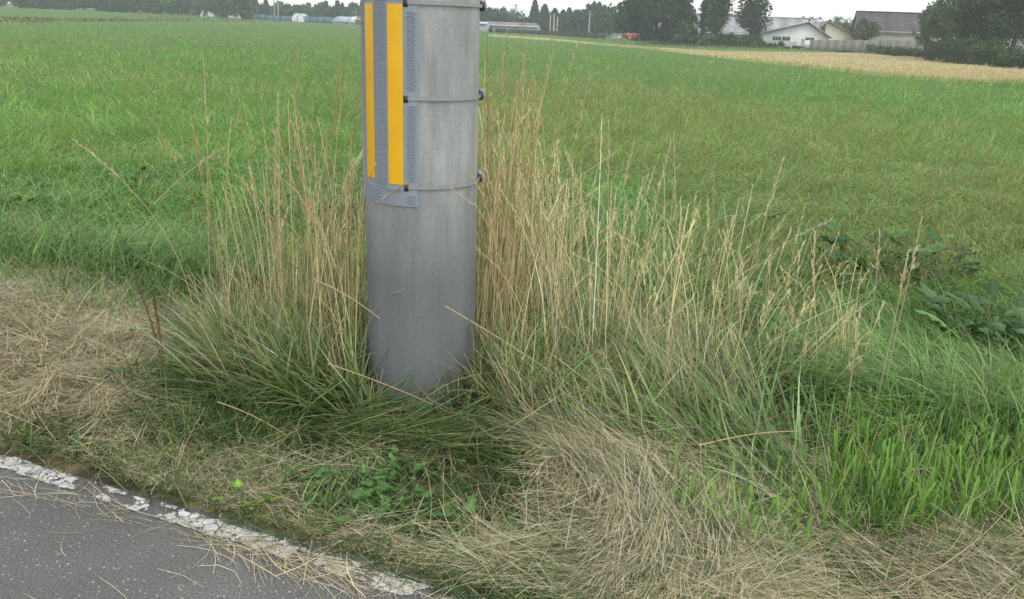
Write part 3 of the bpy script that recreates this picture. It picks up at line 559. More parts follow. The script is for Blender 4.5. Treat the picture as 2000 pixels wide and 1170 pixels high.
def seedheads(g, path, K, n_per, col, spread=.5, size=(.006, .012), start=.78, wd=.0022, top=1.0):
    """spikelets along the upper part of each stalk path (n,K,3)"""
    n = len(path)
    for j in range(n_per):
        f = start + (top - start) * (j + U(0, 1, n)) / n_per; f = np.clip(f, 0, .999) * (K - 1); i = f.astype(int); fr = (f - i)[:, None]
        b = path[np.arange(n), i] * (1 - fr) + path[np.arange(n), i + 1] * fr
        t = path[np.arange(n), i + 1] - path[np.arange(n), i]; t /= np.linalg.norm(t, axis=1, keepdims=True)
        taz = np.arctan2(t[:, 1], t[:, 0]); tth = np.arccos(np.clip(t[:, 2], -1, 1))
        a = U(0, 2 * PI, n); b2 = b + np.stack([np.cos(a), np.sin(a), 0 * a], -1) * U(0, .006, n)[:, None] * (1.3 - (f / (K - 1) - start) / (top - start))[:, None]
        blades(g, b2, U(*size, n) * 1.4, wd, taz + N(0, spread, n), tth + N(0, spread * .6, n), 0, jit(col, n, .15), 2, tipw=.3, twist=1.5)
def stalk_paths(q, L, az, th, k, K=7):
    n = len(q); t = np.linspace(0, 1, K); tm = (t[1:] + t[:-1]) / 2; TH = th[:, None] + k[:, None] * tm ** 2
    d = np.stack([np.sin(TH) * np.cos(az)[:, None], np.sin(TH) * np.sin(az)[:, None], np.cos(TH)], -1) * (L[:, None, None] / (K - 1))
    return np.concatenate([np.zeros((n, 1, 3)), np.cumsum(d, 1)], 1) + q[:, None]
def dry_stalks(name, label, specs):
    g = Geo()
    for poly, n, L, a0, sp, th, k, pal, r, sh in specs:
        q = zone(poly, n); az = a0 + N(0, sp, n); p = stalk_paths(q, np.clip(N(L[0], L[1], n), L[0] * .35, L[0] + 2 * L[1]), az, np.abs(N(th, .06 + th * .45, n)), np.where(U(0, 1, n) < .3, U(.3, 1.3, n), U(*k, n)))
        p = p[np.hypot(p[..., 0] - PC[0], p[..., 1] - PC[1]).min(1) > .205]; n = len(p)      # none grows through the pole
        c = pick(pal, n, None, .3); tubes(g, p, np.linspace(r * 1.2, r * .7, 7)[None] * U(.8, 1.4, (n, 1)), c)
        m = U(0, 1, n) < sh
        seedheads(g, p[m], 7, 20, np.array(pal[0]) * 1.15, start=.80, wd=.0031, size=(.009, .017))
        m = U(0, 1, n) < .3; b = p[m, 2]; kk = m.sum()       # a withered leaf blade on some
        blades(g, b, U(.08, .22, kk), .003, U(0, 6.3, kk), U(.3, 1, kk), U(.5, 2, kk), pick(pal, kk), 4)
    tag(g.build(name, M_straw), label, 'grass', kind='stuff')
TAN = [[.64, .51, .27], [.50, .38, .20], [.74, .62, .36], [.42, .39, .17]]
PALE = [[.74, .62, .34], [.60, .49, .25], [.82, .72, .44], [.52, .48, .24]]
dry_stalks('dry_stalks', 'tall straw coloured grass stalks standing left of the pole', [
    ([(560, 680), (690, 650), (725, 740), (700, 800), (600, 780)], 90, (.74, .2), 1.5, 1.5, .07, (0, .25), TAN, .0015, .8),
    ([(530, 650), (570, 640), (580, 720), (540, 730)], 26, (.75, .2), 1.5, 1.5, .06, (0, .15), TAN, .0015, .7),
    ([(600, 560), (710, 550), (715, 660), (620, 670)], 55, (.62, .2), .3, 1.3, .12, (0, .4), TAN, .0014, .7),
    ([(440, 640), (530, 640), (560, 720), (450, 730)], 28, (.6, .2), 2.6, .7, .2, (0, .4), TAN, .0014, .6)])
dry_stalks('dry_stalks', 'dense straw coloured grass stalks standing right of the pole', [
    ([(915, 640), (1000, 640), (1010, 770), (905, 770)], 125, (.98, .2), .6, 1.6, .05, (-.05, .16), TAN, .0016, .85),
    ([(940, 640), (1040, 620), (1060, 740), (950, 760)], 80, (.84, .2), 2.2, .8, .09, (-.1, .2), TAN, .0015, .85),
    ([(1010, 680), (1140, 650), (1190, 780), (1060, 800)], 75, (.74, .16), 2.4, .8, .16, (0, .15), PALE, .0014, .7),
    ([(985, 580), (1120, 570), (1150, 680), (1000, 690)], 80, (.62, .14), .8, 1.6, .12, (0, .3), PALE, .0014, .8)])
dry_stalks('dry_stalks', 'pale dry grass stalks leaning over each other on the right side of the verge', [
    ([(1130, 600), (1330, 620), (1400, 800), (1180, 780)], 80, (.44, .17), 2.4, 1.3, .3, (0, .35), PALE, .0012, .6),
    ([(1300, 600), (1520, 620), (1600, 790), (1380, 800)], 75, (.40, .15), .4, 1.6, .5, (0, .5), PALE, .0012, .5),
    ([(1500, 660), (1640, 690), (1690, 830), (1560, 820)], 60, (.38, .13), .3, 1.2, .22, (0, .5), PALE, .0012, .5),
    ([(1200, 560), (1560, 590), (1560, 720), (1200, 700)], 170, (.38, .12), .2, 1.6, .5, (0, .8), PALE, .0011, .4),
    ([(1150, 640), (1450, 640), (1560, 770), (1200, 770)], 30, (.70, .10), 1.2, 1.6, .10, (0, .5), PALE, .0015, 1),
    ([(1100, 520), (1450, 500), (1500, 600), (1120, 620)], 45, (.5, .12), 1.4, 1.6, .15, (0, .5), PALE, .0012, .7)])

# single seed stalks one can point to: (tip x, tip y, base x, base y, bend, colour, label)
TN, PL = (.50, .38, .19), (.64, .56, .35)
ST = [
 (138, 271, 385, 640, .55, PL, 'long pale seed stalk arching far left, tip drooping towards the left edge'),
 (283, 218, 470, 640, .30, TN, 'thin seed stalk leaning left between the arching stalk and the upright ones'),
 (399, 112, 412, 610, .02, PL, 'very thin straight seed stalk, tallest of those standing well left of the pole'),
 (372, 236, 455, 660, .10, TN, 'seed stalk with a thick brown head leaning left, just right of the thin straight one'),
 (436, 290, 300, 400, .5, PL, 'bent pale stalk lying sideways across the upright stalks on the left'),
 (541, 186, 533, 650, .02, PL, 'upright seed stalk with a plump pale head, midway between left edge and pole top'),
 (575, 90, 598, 660, .02, TN, 'tall thin seed stalk with a brown head left of the dense clump'),
 (667, 82, 668, 680, .02, TN, 'tallest seed stalk in the clump left of the pole'),
 (612, 170, 600, 680, .03, TN, 'brown headed seed stalk just left of the tallest one beside the pole'),
 (663, 135, 615, 690, .12, TN, 'seed stalk leaning right with a long loose brown head left of the pole'),
 (705, 142, 650, 690, .12, TN, 'seed stalk whose head touches the left edge of the striped sheet'),
 (849, 165, 872, 730, .03, TN, 'thin reddish seed stalk standing in front of the middle of the pole'),
 (903, 195, 738, 760, .12, TN, 'seed stalk crossing the pole diagonally from lower left to upper right'),
 (950, 62, 958, 700, .04, TN, 'tallest seed stalk right of the pole, curving back towards it'),
 (992, 55, 962, 700, .04, TN, 'long thin seed stalk rising above the dense clump right of the pole'),
 (1042, 152, 1030, 700, .03, TN, 'thin seed stalk standing at the right side of the dense clump'),
 (1096, 268, 1200, 640, .10, PL, 'pale seed stalk leaning left beyond the dense clump'),
 (1188, 238, 1192, 650, .02, PL, 'straight pale seed stalk with a zigzag head right of the clump'),
 (1238, 275, 1170, 650, .25, PL, 'pale seed stalk bending right behind the zigzag headed one'),
 (1314, 262, 1330, 680, .03, PL, 'tall pale seed stalk standing in the middle of the right hand grass'),
 (1308, 280, 1225, 690, .20, PL, 'seed stalk leaning right until its head meets the tall one'),
 (1394, 325, 1396, 640, .02, TN, 'slender brown seed stalk standing alone against the green field'),
 (1530, 312, 1425, 690, .16, PL, 'large loose seed head leaning right above the fallen stalks'),
 (1625, 430, 1400, 700, .75, PL, 'long seed stalk arching low over to the right'),
 (1540, 415, 1420, 680, .45, PL, 'shorter arching seed stalk under the large loose seed head'),
 (1718, 455, 1690, 750, .08, PL, 'pale seed head standing alone in front of the dark dock leaves'),
 (1800, 428, 1712, 830, .22, PL, 'tall seed stalk leaning right with a tufted tip, farthest right of all'),
 (1775, 492, 1700, 850, .15, PL, 'slim seed stalk leaning right below the tufted one'),
 (1682, 600, 1640, 880, .10, PL, 'short thin seed stalk at the right end of the dry grass'),
]
for tx, ty, bx, by, bend, col, lab in ST:
    b = P(bx, by).reshape(3); d = ray(tx, ty); hd = math.hypot(b[0], b[1])
    q = (hd + .02) / math.hypot(d[0], d[1]); tip = np.array([0, 0, CAMH]) + d * q
    if by < 450: b = np.array([0, 0, CAMH]) + ray(bx, by) * (2.9 / ray(bx, by)[1]); tip = np.array([0, 0, CAMH]) + d * (2.9 / d[1])
    t = np.linspace(0, 1, 13)[:, None]
    ctl = (b + tip) / 2; up = np.array([0, 0, 1.]) * np.linalg.norm(tip - b); ctl = ctl + (b + up * .6 - ctl) * min(1, bend * 1.6)
    if by < 450: ctl = (b + tip) / 2 + np.array([0, 0, .03])
    path = ((1 - t) ** 2 * b + 2 * t * (1 - t) * ctl + t ** 2 * tip)
    path[:, :2] += np.sin(t * 7 + tx) * .004 * t
    o = empty('seed_stalk', b, lab, 'grass stalk', 'single dry seed stalks'); rel = (path - b)[None]
    g = Geo(); tubes(g, rel, np.linspace(.0022, .0012, 13)[None], np.array(col) * .85, 4); g.build('stem', M_straw, o)
    g = Geo(); K = 13
    big = 1.5 if 'thick' in lab or 'plump' in lab or 'large' in lab or 'loose' in lab else 1
    for _ in range(2): seedheads(g, rel, K, 17, np.array(col) * 1.1, start=.76, size=(.010 * big, .018 * big), wd=.0034 * big, spread=.4)
    # side branches of the panicle
    for j in range(5):
        f = .74 + .04 * j; i = int(f * 12); bb = rel[0, i]; tdir = rel[0, i + 1] - rel[0, i]; tdir /= np.linalg.norm(tdir)
        e = bb + (tdir + N(0, .33, 3)) * (.05 - .006 * j) * big; pp = np.linspace(bb, e, 4)[None]; tubes(g, pp, .0005, np.array(col)); seedheads(g, pp, 4, 8, np.array(col) * 1.1, start=.2, wd=.0026, spread=.4)
    g.build('seed_head', M_straw, o)

# long fallen straws around the pole foot: (x0, y0, x1, y1, height0, height1, label)
FS = [(612, 545, 742, 622, .35, .32, 'yellow straw slanting down to the left edge of the pole'),
      (640, 710, 925, 828, .20, .10, 'long tan straw slanting across the foot of the pole'),
      (870, 598, 1180, 800, .42, .12, 'long straw running from the pole down to the right'),
      (425, 785, 560, 850, .12, .06, 'seeded straw lying in front of the left tussock'),
      (735, 868, 945, 845, .05, .08, 'straw lying almost level below the pole foot'),
      (1075, 690, 1290, 870, .30, .1, 'long straw slanting through the grass right of the pole'),
      (1365, 870, 1560, 842, .22, .24, 'pale green blade lying flat over the right hand grass'),
      (60, 590, 300, 700, .18, .08, 'long straw lying over the hay bank at the left')]
for x0, y0, x1, y1, h0, h1, lab in FS:
    def at(px, py, hh):
        d = ray(px, py); return np.array([0, 0, CAMH]) + d * ((CAMH - .04 - hh) / -d[2])
    a, b = at(x0, y0, h0), at(x1, y1, h1)
    if 600 < x0 < 900 and y0 < 720: a[1] = min(a[1], 2.52); a = np.array([0, 0, CAMH]) + ray(x0, y0) * (a[1] / ray(x0, y0)[1]); b = np.array([0, 0, CAMH]) + ray(x1, y1) * (2.47 / ray(x1, y1)[1])
    t = np.linspace(0, 1, 9)[:, None]; path = a * (1 - t) + b * t; path[:, 2] += (np.sin(t * PI) * .012)[:, 0]
    g = Geo(); tubes(g, path[None], np.linspace(.0022, .0014, 9)[None], (.56, .44, .22), 4)
    tag(g.build('fallen_straw', M_straw), lab, 'straw', 'long fallen straws')

# ------------------------------------------------------------------ broad-leaved plants
def leaf(g, base, az, th, L, W, k, col, wave=.1, lobes=0, R=7, K=5, fold=.25):
    t = np.linspace(0, 1, R); thv = th + k * t; seg = L / (R - 1)
    d = np.stack([np.sin(thv) * math.cos(az), np.sin(thv) * math.sin(az), np.cos(thv)], -1) * seg
    c = np.concatenate([[np.zeros(3)], np.cumsum(d[:-1], 0)]) + base
    sd = np.array([-math.sin(az), math.cos(az), 0]); nrm = np.cross(d / seg, sd); s_ = np.linspace(-1, 1, K)
    prof = np.sin(PI * np.clip(t * .93 + .05, 0, 1) ** (.75)) ** .8
    if lobes: prof = prof * (1 + .28 * np.sin(t * PI * lobes))
    v = c[:, None] + sd * (s_[None, :, None] * (W / 2 * prof)[:, None, None]) - nrm[:, None] * (np.abs(s_)[None, :, None] * fold * W / 2 * prof[:, None, None])
    v += nrm[:, None] * (np.sin(t * 17 + az * 5)[:, None] * np.abs(s_)[None] ** 2 * wave * W * .5)[..., None]
    c_ = np.tile(np.array(col), (R * K, 1)); mid = (np.abs(np.tile(s_, R)) < .1); c_[mid] = c_[mid] * 1.35
    g.add(v, grid_faces(1, R, K), c_)
def dock(px, py, n, size, lab, hue=1., seed_stem=0, group=None, dark=(.06, .14, .032)):
    b = P(px, py).reshape(3); o = empty('dock_plant', b, lab, 'broad-leaved plant', group); g = Geo(); gs = Geo()
    for i in range(n):
        az = U(0, 2 * PI); th = U(.15, 1.0); Ls = size * U(.6, 1.1); r = math.sqrt(U(0, 1)) * (.05 + n * .0042); pb = np.array([math.cos(az) * r, math.sin(az) * r * .8, 0]); az = az + N(0, 1.2)
        pt_ = pb + np.array([math.sin(th) * math.cos(az), math.sin(th) * math.sin(az), math.cos(th)]) * (size + .06) * U(.5, 1.5)
        tubes(gs, np.linspace(pb, pt_, 4)[None], .0028, (.12, .14, .05), 4)
        leaf(g, pt_, az + N(0, .5), U(.8, 1.45), Ls, Ls * U(.45, .6), U(.1, .9), jit(np.array(dark) * hue, 1, .22)[0] * (1.25 if U(0, 1) < .3 else 1), .18)
    for i in range(seed_stem):
        az = U(0, 6.3); p = stalk_paths(np.zeros((1, 3)), np.array([size * U(2.0, 2.7) + .22]), np.array([az]), np.array([.12]), np.array([.2]))
        tubes(gs, p, .003, (.20, .13, .06), 4)
        for _ in range(5): seedheads(gs, p, 7, 24, (.22, .13, .06), start=.45, size=(.006, .012), wd=.005, spread=1)
    g.build('foliage', M_leaf, o, True); gs.build('stem', M_bark, o)
    return o
dock(1690, 560, 70, .165, 'largest cluster of dark dock leaves in the field right of the dry grass')
dock(1805, 550, 34, .145, 'dark dock leaves to the right of the largest dock cluster', group=None)
dock(1965, 715, 46, .18, 'big dock plant with long curling leaves at the right edge', 1.1)
dock(1880, 690, 12, .13, 'small dock plant left of the one at the right edge', 1.1)
dock(1600, 640, 22, .11, 'low dark dock leaves behind the fallen dry stalks')
dock(560, 440, 16, .14, 'dock leaves behind the stalks left of the pole', 1.05)
dock(700, 425, 14, .20, 'pale dock leaves peeping out at the left edge of the pole', 1.5)
dock(270, 385, 14, .13, 'dark dock leaves low in the field at the left', .95)
dock(30, 415, 10, .14, 'dark dock leaves at the left edge of the field', 1.0)
dock(330, 545, 10, .10, 'small leafy weed just behind the hay bank', 1.6)
dock(1470, 470, 14, .13, 'dock leaves in the field above the middle of the dry grass')
dock(1560, 690, 10, .10, 'light green leaves among the fallen stalks', 2.0)
dock(325, 745, 4, .07, 'tall reddish seeding dock stem left of the tussock', .9, 2)
def weed(px, py, n, size, lab, col=(.095, .21, .055), lobes=3, h=.06):
    b = P(px, py).reshape(3); o = empty('small_weed', b, lab, 'weed', 'leafy weeds on the mown verge'); g = Geo(); gs = Geo()
    n = int(n * 1.6); size *= .78
    for i in range(n):
        az = U(0, 2 * PI); r = U(0, .085); top = np.array([math.cos(az) * r, math.sin(az) * r, h * U(.4, 1.2)])
        tubes(gs, np.linspace([0, 0, 0], top, 4)[None], .0011, (.13, .20, .06), 3)
        leaf(g, top, az + N(0, .5), U(.9, 1.5), size * U(.7, 1.2), size * U(.6, .85), U(-.2, .7), jit(col, 1, .15)[0], .12, lobes)
    g.build('foliage', M_leaf, o, True); gs.build('stem', M_leaf, o)
for a in [(755, 985, 13, .05, 'leafy weed in the middle of the bare patch below the pole'),
          (800, 1015, 12, .05, 'leafy weed with pale round leaves, nearest the white line'),
          (715, 960, 9, .045, 'leafy weed to the left of the middle ones below the pole'),
          (620, 975, 9, .05, 'leafy weed standing leftmost below the pole'),
          (700, 1035, 4, .07, 'single large lobed leaf just above the white line'),
          (875, 1045, 3, .06, 'broad pointed leaf lying right of the weeds'),
          (860, 990, 4, .055, 'pair of upright leaves right of the weeds'),
          (785, 940, 9, .05, 'leafy weed below the long level straw'),
          (495, 1000, 8, .05, 'yellow green weed beside the white line', (.20, .33, .05)),
          (575, 965, 6, .045, 'small leafy weed left of the others under the tussock'),
          (35, 835, 14, .035, 'patch of yellow green clover at the left edge', (.18, .30, .05), 2, .03),
          (40, 680, 9, .035, 'small green shoots on the hay bank', (.12, .24, .06), 0, .05),
          (1080, 660, 12, .05, 'mugwort leaves among the stalks right of the pole', (.08, .17, .035), 4, .28),
          (670, 805, 8, .025, 'tiny round leaved weed left of the pole foot', (.10, .22, .04), 0, .05),
          (1370, 790, 8, .05, 'light green leaves in the middle of the right hand grass', (.13, .27, .06), 3, .12),
          (400, 900, 7, .035, 'small dark weed in the hay left of the bare patch', (.06, .14, .035), 2, .04),
          (250, 690, 10, .04, 'green leafy weed where the hay bank meets the tussock', (.09, .20, .04), 3, .1)]:
    weed(*a)
b = P(300, 720).reshape(3); g = Geo(); leaf(g, b + np.array([0, 0, .06]), .6, 1.2, .085, .04, .6, (.13, .115, .075), .2)
tag(g.build('withered_leaf', M_leaf, None, True), 'large withered brown leaf caught at the left end of the tussock', 'leaf')

# ------------------------------------------------------------------ far things
def W(px, py, D):
    """point on the pixel's ray at forward distance D"""
    d = ray(px, py); return np.array([0, 0, CAMH]) + d * (D / d[1])
def gz(px, D):
    p = W(px, 60, D); return float(H(p[0], p[1]))
def crown(g, kind, h, r, n, leaf_s, pal, seed, clear=.12):
    R = np.random.default_rng(seed)
    if kind == 'cedar':
        t = R.random(n) ** .75; z = clear * h + t * h * (1 - clear); a = R.random(n) * 2 * PI; tier = .72 + .28 * np.abs(np.sin(z / h * 34 + np.sin(a * 3 + seed) * 1.3))
        rr = r * (1 - t) ** .72 * tier * (.35 + .65 * R.random(n) ** .4) + .05; c = np.stack([np.cos(a) * rr, np.sin(a) * rr, z - rr * .18], -1)
        lum = .7 + .5 * (R.random(n)); 
    else:
        m = {'broad': 40, 'column': 70}.get(kind, 26)
        cc = R.normal(0, 1, (m, 3)); cc /= np.linalg.norm(cc, axis=1, keepdims=True); cc *= (R.random((m, 1)) ** .5) * .78
        if kind == 'column': cen = cc * [r, r, h * .5 * (1 - clear)] + [0, 0, h * (clear + (1 - clear) * .5)]; cr_ = r * R.uniform(.35, .6, m)
        elif kind == 'bush': cen = cc * [r, r, h * .5] + [0, 0, h * .42]; cr_ = min(r, h) * R.uniform(.25, .42, m)
        else: cen = cc * [r, r, h * .5 * (1 - clear)] + [0, 0, h * (clear + (1 - clear) * .5)]; cr_ = min(r, h * .5) * R.uniform(.22, .45, m)
        i = R.integers(0, m, n); d = R.normal(0, 1, (n, 3)); d /= np.linalg.norm(d, axis=1, keepdims=True); c = cen[i] + d * cr_[i][:, None] * (R.random((n, 1)) ** .35) * [1, 1, .8]
        c[:, 2] = np.maximum(c[:, 2], .1); lum = R.uniform(.7, 1.35, m)[i] * R.uniform(.75, 1.25, n)
    a1 = R.normal(0, 1, (n, 3)); a1 /= np.linalg.norm(a1, axis=1, keepdims=True); a2 = np.cross(a1, R.normal(0, 1, (n, 3))); a2 /= np.linalg.norm(a2, axis=1, keepdims=True)
    s = leaf_s * R.uniform(.4, 1.1, n)[:, None]; v = np.stack([c - a1 * s, c + a2 * s * .55, c + a1 * s, c - a2 * s * .55], 1)
    col = np.array(pal)[R.integers(0, len(pal), n)] * lum[:, None]
    g.add(v, np.arange(n * 4).reshape(-1, 4), np.repeat(col, 4, 0))
def trunk_geo(g, h, r, kind, seed, col=(.07, .055, .04)):
    R = np.random.default_rng(seed); t = np.linspace(0, 1, 7); hh = h * (.95 if kind == 'cedar' else .7)
    p = np.stack([np.cumsum(R.normal(0, .03, 7)) * h * .06, np.cumsum(R.normal(0, .03, 7)) * h * .06, t * hh - .2], -1); tubes(g, p[None], np.linspace(.028 * h, .006 * h, 7)[None], col, 7)
    for j in range(7):
        z = hh * R.uniform(.25, .85); a = R.random() * 2 * PI; i = int(z / hh * 6); b = p[i]; L = r * R.uniform(.5, .85); e = b + np.array([math.cos(a) * L, math.sin(a) * L, L * (.15 if kind == 'cedar' else .8)])
        tubes(g, np.linspace(b, e, 4)[None], np.linspace(.009 * h, .003 * h, 4)[None], col, 5)
DK = [[.035, .07, .032], [.05, .09, .04], [.028, .058, .034], [.06, .10, .04]]
MD = [[.06, .12, .035], [.085, .15, .045], [.05, .10, .035]]
BM = [[.09, .15, .05], [.07, .12, .04], [.12, .18, .07]]
_tree = {}
def tree(kind, px, D, h, r, lab, pal=DK, n=2500, leaf_s=.5, group=None, clear=.0, name=None, cat='tree', ground_px=None):
    p = W(px, 60, D); z = float(H(p[0], p[1]))
    nm = name or {'cedar': 'cedar_tree', 'broad': 'broadleaf_tree', 'column': 'ivy_clad_tree', 'bush': 'bush'}[kind]
    o = empty(nm, (p[0], p[1], z), lab, cat, group)
    key = (kind, n, leaf_s, str(pal), clear, random.randint(0, 2) if n < 2000 else random.random())
    if key not in _tree:
        sd_ = len(_tree) + 7; g = Geo(); crown(g, kind, 10, 10 * r / h, n, leaf_s * 10 / h, pal, sd_, clear); c = g.build('crown', M_tree, o)
        g = Geo(); trunk_geo(g, 10, 10 * r / h, kind, sd_); t = g.build('trunk', M_bark, o); _tree[key] = (c, t)
    else:
        for s_ in _tree[key]: c = s_.copy(); sc.collection.objects.link(c); c.parent = o
    o.scale = (h / 10,) * 3; o.rotation_euler = (0, 0, random.uniform(0, 6.28))
    return o
# height that puts the top at pixel row py
def hgt(px, py, D): p = W(px, py, D); return float(p[2] - H(p[0], p[1]))

# far woodland: one mass behind the pasture
def wood():
    g = Geo(); R = random.Random(3)
    for px0, px1, top, D, n in ((-250, -10, 2, 250, 14), (20, 500, -32, 250, 40), (480, 730, 6, 262, 34), (720, 1010, 12, 280, 14), (1040, 1240, 22, 300, 14), (1240, 2300, 34, 330, 30), (30, 490, -14, 228, 30), (-250, 30, 8, 235, 12)):
        for i in range(n):
            px = px0 + (px1 - px0) * (i + R.random()) / n; DD = D * R.uniform(.95, 1.15); h = hgt(px, top + R.uniform(-7, 9), DD); p = W(px, 60, DD); z = float(H(p[0], p[1]))
            k = 'cedar' if R.random() < .3 else 'broad'; q = Geo(); crown(q, k, max(h, 3), max(h, 3) * (.25 if k == 'cedar' else .55), 700, .75, DK + MD if k == 'broad' else DK, R.randint(0, 9999), .02)
            v = q.v[0] + [p[0], p[1], z]; g.add(v, q.f[0], q.c[0])
    tag(g.build('woodland', M_tree), 'hazy dark woodland closing the view behind the pasture', 'woodland', kind='stuff')
wood()
for px, top, D, r, k in ((952, 11, 230, 3.2, 'broad'), (978, 12, 235, 3.4, 'broad'), (1020, 24, 240, 2.6, 'broad'), (1043, 0, 235, 1.9, 'cedar'), (1062, 9, 230, 2.3, 'cedar'), (1082, 17, 225, 2.2, 'cedar'), (1098, 20, 230, 1.8, 'cedar'), (1110, 16, 235, 1.8, 'cedar'),
                         (1128, 20, 220, 2.0, 'cedar'), (1143, 3, 215, 2.6, 'broad'), (1157, 4, 220, 1.5, 'cedar'), (1167, 6, 225, 1.4, 'cedar'), (1178, 12, 215, 1.6, 'cedar'), (1190, 1, 200, 2.8, 'broad'), (1208, 3, 190, 2.6, 'broad')):
    lab = {952: 'hazy round tree touching the right edge of the pole above the low roofs', 978: 'hazy round tree left of the distant lattice pylon', 1020: 'low hazy round tree just right of the lattice pylon', 1043: 'tallest hazy cedar right of the lattice pylon',
           1062: 'hazy cedar just left of the three pale poles', 1082: 'hazy cedar directly behind the three pale poles', 1098: 'slim hazy cedar just right of the three pale poles', 1110: 'small hazy cedar midway between the pale poles and the lone grey pole', 1128: 'hazy cedar left of the lone grey pole',
           1143: 'tall rounded hazy tree behind the lone grey pole', 1157: 'pointed cedar top right behind the lone grey pole', 1167: 'slim pointed cedar above the dark covered vehicle', 1178: 'hazy cedar between the slim pointed one and the big dark trees',
           1190: 'hazy rounded tree above the pale panelled shed', 1208: 'rounded tree touching the leftmost of the big dark trees'}[px]
    tree(k, px, D, hgt(px, top, D), r * 1.35, lab, n=900, leaf_s=.6, group='cedars of the middle tree line' if k == 'cedar' else 'rounded trees of the middle tree line', clear=.02)
for px in (1455, 1470, 1582, 1594, 1603, 1618, 1632): 
    tree('cedar', px, 260, hgt(px, 37 + random.uniform(-5, 4), 260), 2.4, {1455: 'distant tree top behind the left side of the dark columnar tree', 1470: 'distant tree top hidden behind the dark columnar tree', 1582: 'distant tree top just left of the domed silo', 1594: 'distant tree top behind the domed silo', 1603: 'distant tree top just right of the domed silo', 1618: 'distant tree top over the peak of the cream shed', 1632: 'distant tree top over the right slope of the cream shed'}[px], n=700, leaf_s=.6, group='distant trees over the roofs', clear=.02)
tree('broad', 1240, 150, hgt(1240, -40, 150), 4.4, 'leftmost of the three big dark trees beside the red banner', n=6000, leaf_s=.40, clear=-.03)
tree('broad', 1282, 145, hgt(1282, -70, 145), 5.2, 'middle of the three big dark trees beside the red banner', n=7000, leaf_s=.40, clear=-.03)
tree('broad', 1318, 140, hgt(1318, -55, 140), 3.8, 'rightmost of the three big dark trees, next to the pale barn', n=5200, leaf_s=.38, clear=-.03)
tree('bush', 1262, 156, hgt(1262, 48, 156), 3.2, 'wide dark undergrowth behind the red banner', DK, 2200, .3)
tree('bush', 1305, 150, hgt(1305, 50, 150), 3.0, 'dark undergrowth closing the gap under the rightmost big tree', DK, 2200, .3)
tree('bush', 1344, 128, hgt(1344, 34, 128), 2.2, 'rounded green bush covering the left end of the pale barn', MD, 1600, .28, name='bush')
tree('column', 1373, 134, hgt(1373, -40, 134), .9, 'slim dark tree trunk thick with ivy in front of the pale barn', n=1500, leaf_s=.25)
tree('column', 1398, 132, hgt(1398, -45, 132), 2.3, 'broad ivy covered column of a tree in front of the pale barn', n=3000, leaf_s=.30)
tree('column', 1468, 130, hgt(1468, -38, 130), 2.4, 'dark columnar tree between the pale barn roof and the white house', n=3400, leaf_s=.30)
tree('broad', 1690, 118, hgt(1690, 33, 118), 2.0, 'round leafy tree standing before the dark roofed barn', MD, 2600, .22, clear=.25)
tree('broad', 1653, 150, hgt(1653, 40, 150), 1.8, 'small round tree behind the cream gabled building', MD, 1200, .25, clear=.2)
for i, (px, top, D, r, k, lab) in enumerate(((1812, -12, 96, 1.3, 'column', 'wispy bamboo tip arching at the left end of the dark trees'), (1846, -40, 92, 2.6, 'broad', 'feathery bamboo clump at the left of the dark right hand trees'), (1885, -75, 88, 3.2, 'broad', 'tall bamboo behind the concrete wall end'),
                                   (1930, -95, 86, 3.6, 'broad', 'dark tree second from the right edge'), (1985, -100, 80, 3.8, 'broad', 'very dark tree filling the upper right corner'), (2050, -70, 82, 4.2, 'broad', 'dark tree cut by the right edge'), (2130, -60, 84, 4.2, 'broad', 'dark tree beyond the right edge'))):
    tree(k, px, D, hgt(px, top, D), r, lab, BM if i < 3 else DK, 4800 if i > 0 else 1100, .24, clear=.02, name='bamboo' if i < 3 else None, cat='bamboo' if i < 3 else 'tree')
for i, (px, top, D, r) in enumerate(((1835, 74, 88, 1.3), (1862, 70, 84, 1.8), (1895, 60, 80, 2.0), (1935, 64, 74, 2.1), (1978, 84, 66, 2.0), (2030, 88, 62, 2.2), (2090, 90, 60, 2.4))):
    tree('bush', px, D, hgt(px, top, D), r, ['bush at the right end of the concrete wall', 'second bush along the foot of the right hand trees', 'third bush, under the tall bamboo', 'wide bush under the dark trees', 'dark green bush at the edge of the stubble near the right border', 'bush cut by the right border', 'bush beyond the right border'][i], DK + MD, 2000, .17)
for i, (px, top, D, r) in enumerate(((1260, 78, 138, 1.8), (1300, 80, 132, 1.7), (1345, 70, 126, 2.0), (1385, 72, 124, 1.9), (1425, 70, 126, 2.0), (1450, 77, 122, 1.5), (1482, 80, 123, 1.2), (1563, 88, 117.5, .7), (1540, 90, 118, .6), (1655, 99, 109, 1.0), (1722, 84, 105, .8), (1790, 95, 102, 1.0))):
    tree('bush', px, D, hgt(px, top, D), r, ['low bush under the big dark trees', 'low bush right of the red banner trees', 'spreading bush below the pale barn', 'low bush at the foot of the ivy column', 'round bush between the two columnar trees', 'low bush left of the dark columnar tree', 'low bush touching the white house corner',
                                               'dark bush in front of the white house door', 'small bush under the white house wall', 'weedy bush at the foot of the concrete wall', 'bush growing up the middle of the concrete wall', 'bush at the right part of the concrete wall'][i], MD, 1100, .16)

